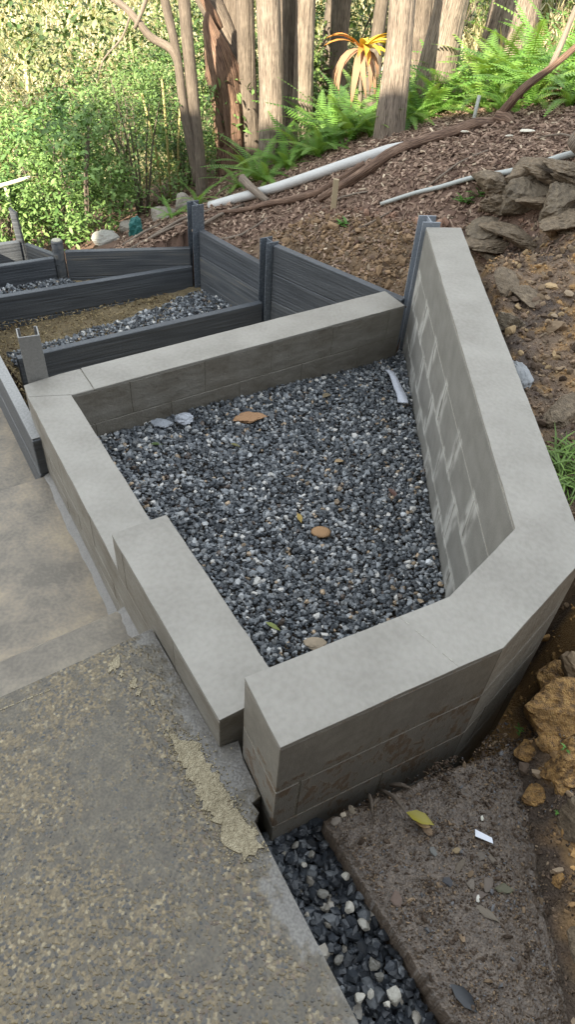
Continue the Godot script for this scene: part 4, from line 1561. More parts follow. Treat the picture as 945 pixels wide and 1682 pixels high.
	tag(stk, "pale sawn timber stake stuck upright in the mulch below the branch", "stake")
	# white offcuts
	for e in [[1.36, -5.02, 0.12, "white broken offcut lying highest on the mulch"], [1.24, -4.95, 0.06, "small white chip lying below the broken offcut on the mulch"], [1.0, -5.22, 0.07, "white lump tucked under the crook of the long branch"]]:
		var m := put(stone_mesh(int(e[2] * 900), 0.2, 0.3, 4, 7), "offcut", plain(lin(0.62, 0.58, 0.48), 0.7), self, on_ground(e[0], e[1], 0.025))
		m.scale = Vector3(e[2], 0.05, e[2] * 0.45)
		m.rotation.y = 0.4
		tag(m, e[3], "offcut")
	# little weeds on the mulch
	for e in [[0.22, -4.66], [1.0, -4.42], [0.93, -4.40]]:
		weed(on_ground(e[0], e[1]), 0.06, 16, "small green weed sprouting from the mulch", "weeds on the mulch")
	# stuff seen past the timber: pale rocks and a teal bag
	var g := boulder_mesh(Vector3(0.16, 0.10, 0.14), 33.0, 0.7)
	var bag := put(g, "folded_tarp", plain(lin(0.02, 0.13, 0.12), 0.5), self, on_ground(-1.43, -5.62, 0.06))
	bag.scale = Vector3(0.8, 1.5, 0.8)
	tag(bag, "crumpled teal plastic bag at the edge of the shrubs", "bag")
	var i := 0
	for e in [[-1.75, -5.82, 0.20, 0.11, "flat white stone beside the teal bag"], [-1.25, -5.9, 0.22, 0.16, "grey stone between shrub and young tree"], [-1.1, -6.05, 0.2, 0.14, "pale stone at the foot of the young tree"], [-1.55, -5.95, 0.2, 0.15, "brownish stone behind the teal bag"]]:
		var m := put(boulder_mesh(Vector3(e[2], e[3], e[2] * 0.8), 40.0 + i * 3.0, 0.4), "stone", plain(lin(0.40, 0.39, 0.35) if i == 0 else lin(0.3, 0.27, 0.23), 0.8), self, on_ground(e[0], e[1], 0.02))
		tag(m, e[4], "stone")
		i += 1

func weed(at: Vector3, h: float, n: int, label: String, group: String) -> void:
	var o := thing("weed", label, "weed", at, group)
	var xf := []
	var cols := []
	for i in n:
		var b := Basis(Vector3.UP, rr(0, TAU)) * Basis(Vector3.RIGHT, rr(-1.1, -0.2))
		xf.append(Transform3D(b.scaled_local(Vector3.ONE * rr(0.6, 1.2) * h * 12.0), Vector3(rr(-0.4, 0.4) * h, rr(0.0, 0.4) * h, rr(-0.4, 0.4) * h)))
		cols.append(Color(0.10, 0.22, 0.045) * rr(0.7, 1.4))
	scatter(o, "leaves", leaf_mesh(0.08, 0.028, 0.15, 0.3), M.leaf, xf, cols)

# ==================================================================== trees
func crown(parent: Node, centre: Vector3, rad: Vector3, clumps: int, per: int, leaf: Mesh, ca: Color, cb: Color, spread := 0.22, called := "crown") -> void:
	var xf := []
	var cols := []
	for i in clumps:
		var d := Vector3(rr(-1, 1), rr(-1, 1), rr(-1, 1))
		while d.length() > 1.0:
			d = Vector3(rr(-1, 1), rr(-1, 1), rr(-1, 1))
		d *= lerpf(1.0, 1.0 / maxf(d.length(), 0.3), 0.35)
		var c := centre + d * rad
		if nz.get_noise_3d(c.x * 1.1, c.y * 1.1, c.z * 1.1) < -0.16:
			continue
		var tone := ca.lerp(cb, rng.randf())
		for k in per:
			var p := c + Vector3(rng.randfn(), rng.randfn() * 0.7, rng.randfn()) * spread * 0.5
			var b := Basis(Vector3.UP, rr(0, TAU)) * Basis(Vector3.RIGHT, rr(-0.5, 0.9)) * Basis(Vector3.BACK, rr(-0.6, 0.6))
			xf.append(Transform3D(b.scaled_local(Vector3.ONE * rr(0.6, 1.3)), p))
			cols.append(tone * rr(0.7, 1.35))
	scatter(parent, called, leaf, M.leaf, xf, cols)

func tree(called: String, label: String, x: float, z: float, lean: float, r: float, h: float, mat: Material, group := "", big := false) -> Node3D:
	var y := terrain(x, z)
	var t := thing(called, label, "tree", Vector3(x, y, z), group)
	var pts := []
	var rad := []
	var n := 9
	var lz := rr(-0.02, 0.02)
	for i in n:
		var f := float(i) / (n - 1)
		var yy := -0.3 + f * (h + 0.3)
		pts.append(Vector3(lean * yy + 0.03 * nz.get_noise_2d(f * 5.0 + x * 9.0, z), yy, lz * yy + 0.03 * nz.get_noise_2d(f * 5.0, x * 7.0)))
		rad.append(r * lerpf(1.12, 0.45, pow(f, 0.8)) * (1.0 + 0.35 * exp(-maxf(yy, 0.0) * 5.0)))
	put(tube_mesh(pts, rad, 64, 0.10, x * 13.0, true, 12, 1.6), "trunk", mat, t)
	for k in 4:
		var a := rr(0, TAU)
		var s: Vector3 = pts[6 + k % 2]
		var e := s + Vector3(cos(a) * rr(0.7, 1.3), rr(0.5, 1.0), sin(a) * rr(0.7, 1.3))
		put(tube_mesh([s, s.lerp(e, 0.5) + Vector3(0, -0.08, 0), e], [r * 0.4, r * 0.25, r * 0.1], 8, 0.1, a, true, 3, 1.6), "limb", mat, t)
	crown(t, pts[-1] + Vector3(0, 0.1, 0), Vector3(1.5, 1.1, 1.5), 70, 22, leaf_mesh(0.11, 0.035, 0.1, 0.2), Color(0.045, 0.075, 0.02), Color(0.08, 0.12, 0.035), 0.45)
	return t

func build_trees() -> void:
	tree("tree", "brown trunk standing close behind the rotten stump", -0.76, -7.25, -0.02, 0.135, 6.2, M.bark_grey)
	tree("tree", "slim ridged trunk touching the thicker one beside the rotten stump", -0.60, -6.95, -0.06, 0.080, 6.4, M.bark_grey)
	tree("tree", "straight ridged trunk rising from the low ferns beside the rotten stump", -0.395, -6.50, -0.05, 0.094, 6.8, M.bark)
	tree("tree", "brown trunk wedged behind two paler straight trunks", -0.27, -6.98, -0.065, 0.09, 6.3, M.bark_grey)
	tree("tree", "narrow pale ridged trunk with a gap beside it showing leaves", -0.14, -6.82, -0.025, 0.082, 6.5, M.bark)
	tree("tree", "grey smooth trunk behind the yellow strap leaved plant", 0.10, -8.2, 0.012, 0.125, 6.9, M.bark_grey)
	tree("tree", "thin trunk half hidden behind the yellow strap leaved plant", 0.50, -7.7, -0.01, 0.06, 6.2, M.bark_grey)
	tree("tree", "thick ridged trunk standing at the upper end of the white pipe", 0.545, -5.80, -0.06, 0.090, 6.6, M.bark)
	tree("tree", "thick brown trunk standing behind the ferns", 0.95, -8.3, -0.05, 0.135, 7.0, M.bark_grey)
	tree("tree", "sunlit pale trunk leaning uphill out of the ferns", 0.93, -6.62, 0.05, 0.13, 6.7, M.bark)
	tree("tree", "widest pale trunk with sunlit bark behind the bright ferns", 1.80, -8.2, 0.0, 0.21, 7.2, M.bark)
	# rotten broken stump
	var y := terrain(-0.77, -6.9)
	var t := thing("broken_tree", "rotten red brown snag with a jagged top and peeling bark", "stump", Vector3(-0.77, y, -6.9))
	put(tube_mesh([Vector3(0, -0.3, 0), Vector3(-0.01, 0.15, 0), Vector3(-0.045, 0.55, 0), Vector3(-0.09, 0.78, 0), Vector3(-0.14, 0.95, 0.02), Vector3(-0.2, 1.12, 0.03), Vector3(-0.22, 1.22, 0.02)], [0.17, 0.14, 0.13, 0.135, 0.10, 0.05, 0.01], 36, 0.3, 3.0, true, 8, 1.4), "trunk", M.rotten, t)
	for e in [[-0.05, 0.10, 0.30], [0.07, 0.06, 0.22], [0.02, 0.11, 0.36]]:
		put(tube_mesh([Vector3(e[0] - 0.03, 0.25, e[1]), Vector3(e[0] - 0.06, 0.45, e[1] + 0.03), Vector3(e[0] - 0.09, 0.25 + e[2], e[1] + 0.01)], [0.035, 0.03, 0.008], 8, 0.4, e[0] * 40.0, true, 4, 2.0), "bark_strip", M.rotten, t)
	crown(t, Vector3(-0.02, 0.62, 0.12), Vector3(0.16, 0.22, 0.1), 8, 9, leaf_mesh(0.07, 0.03, 0.1, 0.3), Color(0.10, 0.17, 0.05), Color(0.16, 0.26, 0.08), 0.12, "leaves")
	# leaning trunk
	y = terrain(-0.55, -7.15)
	t = thing("leaning_tree", "leaning split trunk slanting away behind the straight trunks", "tree", Vector3(-0.5, y, -7.15))
	put(tube_mesh([Vector3(0.02, -0.3, 0), Vector3(-0.02, 0.05, 0), Vector3(-0.13, 0.34, 0.02), Vector3(-0.24, 0.68, 0.04), Vector3(-0.42, 1.06, 0.05), Vector3(-0.56, 1.28, 0.05), Vector3(-0.95, 1.9, 0.0), Vector3(-1.5, 2.9, -0.2), Vector3(-1.9, 4.4, -0.3)], [0.13, 0.115, 0.105, 0.10, 0.095, 0.09, 0.075, 0.06, 0.03], 32, 0.12, 6.0, true, 6, 1.6), "trunk", M.bark, t)
	put(tube_mesh([Vector3(-0.40, 1.02, 0.12), Vector3(-0.47, 1.13, 0.155), Vector3(-0.60, 1.32, 0.14)], [0.03, 0.045, 0.02], 12, 0.5, 2.2, true, 5, 2.0), "split_wood", M.rotten, t)
	crown(t, Vector3(-1.9, 4.5, -0.3), Vector3(1.2, 0.8, 1.2), 50, 20, leaf_mesh(0.10, 0.035, 0.1, 0.2), Color(0.045, 0.075, 0.02), Color(0.08, 0.12, 0.035), 0.4)
	# young forked tree by the posts
	y = terrain(-0.97, -6.3)
	t = thing("young_tree", "slender twin stemmed young tree with a crooked side limb", "tree", Vector3(-0.97, y, -6.3))
	put(tube_mesh([Vector3(0.0, -0.3, 0), Vector3(-0.01, 0.05, 0), Vector3(-0.06, 0.70, 0), Vector3(-0.11, 1.45, 0), Vector3(-0.16, 2.4, 0.05), Vector3(-0.3, 3.6, 0.1), Vector3(-0.35, 4.8, 0.1)], [0.065, 0.055, 0.05, 0.046, 0.042, 0.035, 0.02], 20, 0.09, 8.0, true, 6, 2.0), "trunk", M.bark_grey, t)
	put(tube_mesh([Vector3(-0.05, 0.10, 0.0), Vector3(-0.09, 0.38, 0.03), Vector3(-0.135, 0.67, 0.04), Vector3(-0.175, 1.06, 0.04), Vector3(-0.27, 1.48, 0.03), Vector3(-0.42, 2.3, 0.0), Vector3(-0.6, 3.6, -0.1)], [0.032, 0.036, 0.036, 0.032, 0.036, 0.03, 0.015], 16, 0.1, 5.0, true, 5, 2.0), "stem", M.bark_grey, t)
	put(tube_mesh([Vector3(-0.17, 1.0, 0.04), Vector3(-0.22, 1.08, 0.05), Vector3(-0.36, 1.15, 0.08), Vector3(-0.45, 1.25, 0.1), Vector3(-0.56, 1.34, 0.1), Vector3(-0.80, 1.45, 0.1), Vector3(-1.3, 1.6, 0.0)], [0.03, 0.03, 0.027, 0.027, 0.024, 0.02, 0.01], 14, 0.1, 3.0, true, 5, 2.0), "limb", M.bark, t)
	put(tube_mesh([Vector3(-0.47, 1.20, 0.12), Vector3(-0.38, 1.36, 0.12), Vector3(-0.30, 1.55, 0.1)], [0.012, 0.016, 0.014], 10, 0.1, 3.0, true, 4, 2.0), "limb", M.bark, t)
	put(tube_mesh([Vector3(-0.50, 1.28, 0.1), Vector3(-0.58, 1.13, 0.1), Vector3(-0.74, 0.98, 0.1), Vector3(-0.80, 0.84, 0.1)], [0.009, 0.007, 0.006, 0.003], 7, 0.1, 3.0, true, 3, 2.0), "twig", M.bark, t)
	crown(t, Vector3(-0.4, 4.8, 0.1), Vector3(1.1, 0.8, 1.1), 45, 20, leaf_mesh(0.09, 0.035, 0.1, 0.2), Color(0.05, 0.09, 0.025), Color(0.09, 0.14, 0.04), 0.4)
	# overhanging broadleaf tree behind the shrubs
	y = terrain(-5.6, -9.4)
	t = thing("spreading_tree", "spreading broadleaf tree hanging low over the pale grass behind the shrubs", "tree", Vector3(-5.6, y, -9.4))
	put(tube_mesh([Vector3(0, -0.3, 0), Vector3(0.1, 0.9, 0.1), Vector3(0.2, 1.9, 0.4), Vector3(0.5, 3.0, 0.6), Vector3(0.9, 4.2, 0.6)], [0.16, 0.13, 0.11, 0.08, 0.04], 20, 0.1, 1.0, true, 5, 1.6), "trunk", M.bark_grey, t)
	for e in [[Vector3(1.4, 2.15, 1.2), 0.03], [Vector3(3.4, 2.25, 1.5), 0.028], [Vector3(2.3, 2.0, 1.8), 0.022], [Vector3(4.2, 2.35, 0.8), 0.024]]:
		put(tube_mesh([Vector3(0.1, 1.5, 0.25), Vector3(0.1, 1.5, 0.25).lerp(e[0], 0.5) + Vector3(0, 0.35, 0), e[0]], [e[1] * 1.5, e[1], e[1] * 0.3], 8, 0.1, e[0].x, true, 4, 1.6), "limb", M.bark_grey, t)
	var lf := leaf_mesh(0.07, 0.036, 0.12, 0.25)
	crown(t, Vector3(2.6, 2.15, 1.2), Vector3(2.6, 0.55, 1.0), 420, 20, lf, Color(0.05, 0.10, 0.025), Color(0.26, 0.29, 0.13), 0.36)
	crown(t, Vector3(1.6, 3.5, 0.6), Vector3(2.4, 1.0, 1.4), 70, 16, lf, Color(0.05, 0.09, 0.025), Color(0.12, 0.17, 0.06), 0.5, "upper_crown")

func shrub(called: String, label: String, x: float, z: float, h: float, r: float, leaf: Mesh, n: int, ca: Color, cb: Color, group := "", cat := "shrub") -> void:
	var y := terrain(x, z)
	var s := thing(called, label, cat, Vector3(x, y, z), group)
	for k in 7:
		var a := rr(0, TAU)
		var e := Vector3(cos(a) * r * rr(0.3, 0.8), h * rr(0.6, 0.95), sin(a) * r * rr(0.3, 0.8))
		put(tube_mesh([Vector3(cos(a) * 0.03, -0.1, sin(a) * 0.03), e * 0.5 + Vector3(0, h * 0.05, 0), e], [0.012, 0.008, 0.003], 6, 0.1, a, true, 2, 2.0), "stem", M.bark_grey, s)
	var xf := []
	var cols := []
	var c := 0
	while c < n:
		var d := Vector3(rr(-1, 1), rr(-1, 1), rr(-1, 1))
		if d.length() > 1.0:
			continue
		d *= lerpf(1.0, 1.0 / maxf(d.length(), 0.4), 0.4)
		var p := Vector3(d.x * r, h * 0.52 + d.y * h * 0.52, d.z * r)
		p *= 1.0 + 0.22 * nz.get_noise_3d(d.x * 2.0 + x * 3.0, d.y * 2.0, d.z * 2.0)
		c += 1
		if nz.get_noise_3d((p.x + x) * 2.4, p.y * 2.4, (p.z + z) * 2.4) < -0.12 or p.y < 0.02:
			continue
		var tone := ca.lerp(cb, clampf(0.5 + 0.9 * nf.get_noise_3d((p.x + x) * 1.6, p.y * 1.6, (p.z + z) * 1.6) + rr(-0.3, 0.3), 0, 1))
		for k in 9:
			var b := Basis(Vector3.UP, rr(0, TAU)) * Basis(Vector3.RIGHT, rr(-0.7, 0.8)) * Basis(Vector3.BACK, rr(-0.7, 0.7))
			xf.append(Transform3D(b.scaled_local(Vector3.ONE * rr(0.6, 1.35)), p + Vector3(rng.randfn(), rng.randfn(), rng.randfn()) * 0.035))
			cols.append(tone * rr(0.65, 1.4))
	scatter(s, "foliage", leaf, M.leaf, xf, cols)

func build_shrubs() -> void:
	var midl := leaf_mesh(0.06, 0.028, 0.12, 0.25)
	var ga := Color(0.065, 0.135, 0.035)
	var gb := Color(0.21, 0.32, 0.10)
	var lab := "fine leaved bright green shrub beyond the timber planters"
	var grp := "shrubs beyond the timber planters"
	for e in [[-2.05, -6.15, 1.15, 0.48], [-1.55, -6.45, 1.25, 0.5], [-2.55, -6.75, 1.2, 0.55], [-2.0, -7.2, 1.35, 0.6], [-1.25, -7.1, 1.15, 0.5], [-2.75, -6.0, 0.75, 0.4], [-3.2, -7.3, 1.2, 0.6], [-1.45, -8.0, 1.4, 0.6], [-2.6, -8.2, 1.3, 0.65]]:
		var f := rr(0.85, 1.5)
		var tone := rr(0.7, 1.15)
		shrub("shrub", lab, e[0], e[1], e[2], e[3], leaf_mesh(0.040 * f, 0.018 * f, 0.12, 0.25), int(640 / f), ga * tone, gb * tone, grp)
	# paler, greyer bushes on the hillside and dark ones behind the trunks
	for e in [[-3.9, -8.3, 1.0, 0.8], [-4.6, -9.8, 1.2, 0.9], [-3.0, -10.2, 1.1, 0.9], [-5.2, -8.9, 1.0, 0.8]]:
		shrub("bush", "pale yellow green bush on the sunny grass bank", e[0], e[1], e[2], e[3], midl, 420, Color(0.22, 0.22, 0.08), Color(0.40, 0.36, 0.17), "pale bushes on the grass bank", "bush")
	for e in [[-0.6, -9.2, 1.5, 0.8], [0.25, -9.8, 1.6, 0.8], [0.65, -9.0, 1.4, 0.6], [1.45, -9.6, 1.5, 0.8], [2.3, -9.0, 1.5, 0.8], [3.0, -8.0, 1.4, 0.7], [-1.5, -9.9, 1.6, 0.9], [2.6, -10.4, 1.9, 0.9], [-0.3, -8.0, 1.0, 0.4], [3.6, -9.4, 1.7, 0.9]]:
		shrub("bush", "leafy green bush filling the gaps behind the trunks", e[0], e[1], e[2], e[3], midl, 420, Color(0.05, 0.10, 0.025), Color(0.15, 0.21, 0.06), "bushes behind the trunks", "bush")
	# dry grass on the far bank
	var xf := []
	var cols := []
	for i in 26000:
		var x := rr(-8.5, 3.5)
		var z := rr(-17.5, -8.0)
		var y := terrain(x, z) + 0.12 * nz.get_noise_2d(x * 0.7, z * 0.7)
		var b := Basis(Vector3.UP, rr(0, TAU)) * Basis(Vector3.RIGHT, rr(-1.5, -0.7))
		xf.append(Transform3D(b.scaled_local(Vector3.ONE * rr(0.6, 1.3)), Vector3(x, y - 0.02, z)))
		cols.append(Color(0.60, 0.53, 0.34).lerp(Color(0.26, 0.29, 0.11), sm(-0.1, 0.5, nz.get_noise_2d(x * 0.9, z * 0.9))) * rr(0.7, 1.3))
	var g := scatter(self, "grass", leaf_mesh(0.42, 0.022, 0.2, 0.35), M.leaf, xf, cols)
	g.set_meta("kind", "stuff")
	tag(g, "long pale dry grass on the sunlit hillside", "grass")
	# bamboo canes in the shrubs
	for e in [[-1.31, -6.55, -0.01, 1.0], [-1.40, -6.6, -0.06, 0.9], [-1.25, -6.62, 0.03, 0.85]]:
		var p := Vector3(e[0], terrain(e[0], e[1]), e[1])
		var c := put(tube_mesh([Vector3.ZERO, Vector3(e[2] * 0.5, e[3] * 0.5, 0), Vector3(e[2] * 2.0, e[3], 0)], [0.011, 0.01, 0.008], 8), "cane", plain(lin(0.42, 0.36, 0.14), 0.6), self, p)
		tag(c, "yellow cane standing among the shrubs", "cane", "canes in the shrubs")
	var stick := put(tube_mesh([Vector3(-2.95, -0.45, -5.95), Vector3(-2.66, -0.365, -5.95), Vector3(-2.37, -0.275, -5.97)], [0.018, 0.018, 0.014], 10, 0.1, 1.0, true, 3), "pale_rail", plain(lin(0.55, 0.52, 0.42), 0.7), self)
	tag(stick, "pale bare stick jutting out of the shrubs above the pointed stake", "stick")
	put(tube_mesh([Vector3(-2.60, -0.37, -5.95), Vector3(-2.55, -0.65, -5.9), Vector3(-2.54, -0.95, -5.88)], [0.012, 0.013, 0.015], 8), "prop", plain(lin(0.5, 0.47, 0.36), 0.7), stick)

# ==================================================================== ferns
func frond_mesh(l: float, w: float, arch: float, pairs: int) -> ArrayMesh:
	var st := begin()
	var p := []
	for i in pairs + 1:
		var t := float(i) / pairs
		# rises steeply, then arches over
		p.append(Vector3(0, l * (0.80 * t - arch * t * t), l * (0.25 * t + 0.55 * t * t)))
	for i in pairs:
		var t := float(i) / pairs
		var a: Vector3 = p[i]
		var b: Vector3 = p[i + 1]
		var dir := (b - a).normalized()
		var ww := w * pow(sin(PI * clampf(0.14 + 0.84 * t, 0.0, 1.0)), 0.7)
		var up := dir.cross(Vector3.RIGHT).normalized()
		if up.y < 0.0:
			up = -up
		for s in [-1.0, 1.0]:
			var tip: Vector3 = a + Vector3(s * ww, 0, 0) + dir * ww * 0.22 - up * ww * 0.12
			var wd := (b - a).length() * 0.78
			var q := [a, a + dir * wd, tip + dir * wd * 0.35, tip]
			for k in [[0, 1, 2], [0, 2, 3]]:
				var n: Vector3 = (q[k[1]] - q[k[0]]).cross(q[k[2]] - q[k[0]])
				var o: Array = [k[0], k[2], k[1]] if n.dot(up) > 0.0 else k
				for j in o:
					st.add_vertex(q[j])
		var r := 0.0022
		for k in [[a + Vector3(-r, 0, 0), a + Vector3(r, 0, 0), b + Vector3(r, 0, 0)], [a + Vector3(-r, 0, 0), b + Vector3(r, 0, 0), b + Vector3(-r, 0, 0)]]:
			for v in k:
				st.add_vertex(v + up * 0.002)
	st.generate_normals()
	return st.commit()

func build_ferns() -> void:
	var fm := [frond_mesh(0.66, 0.054, 0.42, 28), frond_mesh(0.58, 0.050, 0.62, 26), frond_mesh(0.74, 0.056, 0.30, 30)]
	var mats := []
	for c in [Color(0.10, 0.21, 0.04), Color(0.135, 0.26, 0.055), Color(0.19, 0.30, 0.07), Color(0.07, 0.15, 0.04)]:
		var m := plain(c.linear_to_srgb(), 0.5, 0.4)
		m.backlight_enabled = true
		m.backlight = Color(0.5, 0.6, 0.2)
		mats.append(m)
	var spots := [[-0.62, -5.98, 0.55], [-0.38, -5.80, 0.6], [-0.55, -6.25, 0.7], [-0.22, -5.98, 0.65], [-0.12, -6.2, 0.75], [0.02, -5.95, 0.7], [0.12, -6.25, 0.85], [0.28, -6.05, 0.8], [0.36, -6.35, 0.95], [0.18, -6.6, 0.95], [0.42, -5.95, 0.7], [0.70, -6.05, 0.7], [0.74, -6.35, 0.85], [0.62, -6.65, 0.9], [0.95, -6.25, 0.8], [1.12, -6.4, 0.85], [1.05, -6.9, 1.0], [1.25, -6.1, 0.85], [1.42, -6.4, 1.05], [1.35, -6.85, 1.1], [1.62, -6.1, 1.0], [1.70, -6.6, 1.15], [1.62, -7.1, 1.1], [1.95, -6.3, 1.0], [1.55, -5.75, 0.8], [1.85, -5.8, 0.9], [1.72, -5.45, 0.7], [2.05, -5.55, 0.85], [2.25, -6.1, 1.0], [2.3, -6.8, 1.1], [2.0, -7.2, 1.1], [2.5, -5.6, 0.9], [0.9, -7.4, 0.9], [0.3, -7.2, 0.9], [-0.95, -5.85, 0.45], [-1.15, -5.75, 0.4], [1.35, -5.75, 0.65], [1.5, -6.6, 1.2], [1.25, -6.5, 1.1], [1.85, -6.05, 1.1], [1.45, -6.0, 1.0], [1.0, -6.55, 0.95], [0.55, -6.2, 0.9], [0.05, -6.45, 0.95], [-0.3, -6.2, 0.8], [-0.45, -5.95, 0.7], [0.82, -6.1, 0.8]]
	for s in spots:
		var f := thing("fern", "green sword fern with arching fronds at the foot of the trunks", "fern", on_ground(s[0], s[1]), "ferns along the top of the slope")
		var n := 11 + rng.randi() % 5
		for k in n:
			var a := TAU * k / n + rr(-0.3, 0.3)
			var fr := put(fm[rng.randi() % 3], "frond", mats[[0, 0, 1, 1, 2, 3][rng.randi() % 6]], f)
			fr.basis = (Basis(Vector3.UP, a) * Basis(Vector3.RIGHT, rr(-0.25, 0.45)) * Basis(Vector3.BACK, rr(-0.2, 0.2))).scaled(Vector3.ONE * s[2] * rr(0.75, 1.15))
	# yellow strap leaved plant with dead brown skirt
	var base := on_ground(0.33, -6.55)
	var pl := thing("strap_leaf_plant", "tall plant with yellow strap leaves above a skirt of dead brown leaves", "plant", base)
	var top := Vector3(-0.03, 0.60, 0.1)
	put(tube_mesh([Vector3(0, -0.1, 0), Vector3(0.0, 0.3, 0.04), top], [0.025, 0.02, 0.022], 10, 0.1, 1.0, true, 3), "stem", M.bark, pl)
	var yel := plain(lin(0.55, 0.38, 0.03), 0.5)
	var org := plain(lin(0.50, 0.22, 0.05), 0.6)
	var ded := plain(lin(0.30, 0.17, 0.10), 0.85)
	for m in [yel, org]:
		m.backlight_enabled = true
		m.backlight = Color(0.5, 0.4, 0.1)
	for k in 34:
		var dead := k >= 20
		var st := begin()
		var l := rr(0.20, 0.40) if not dead else rr(0.26, 0.42)
		var wd := rr(0.022, 0.036)
		var up := rr(0.35, 0.9) if not dead else rr(-0.1, 0.15)
		var prev := []
		for i in 7:
			var t := i / 6.0
			var c := Vector3(0, l * (up * t - (0.55 if not dead else 0.9) * t * t), l * (0.9 * t if not dead else 0.55 * sin(t * 1.9)))
			var w := wd * (1.0 - pow(t, 3.0)) * (0.6 + t * 0.4 if t < 0.3 else 1.0)
			var row := [c + Vector3(-w, 0.006, 0), c, c + Vector3(w, 0.006, 0)]
			if i > 0:
				for s in 2:
					for q in [[prev[s], prev[s + 1], row[s + 1]], [prev[s], row[s + 1], row[s]]]:
						for v in q:
							st.add_vertex(v)
			prev = row
		st.generate_normals()
		var lf := put(st.commit(), "leaf", ded if dead else (org if k % 4 == 3 else yel), pl, top)
		lf.basis = Basis(Vector3.UP, rr(-1.2, 2.4) if not dead else rr(-2.2, 1.2)) * Basis(Vector3.BACK, rr(-0.3, 0.3))

# ==================================================================== rocks on the bank
func rock(at: Vector3, size: Vector3, turn: Vector3, seed_: float, mat: Material, label: String, called := "rock") -> void:
	var o := put(boulder_mesh(size, seed_, 0.45, 20), called, mat, self, at)
	o.rotation = turn
	tag(o, label, "rock")

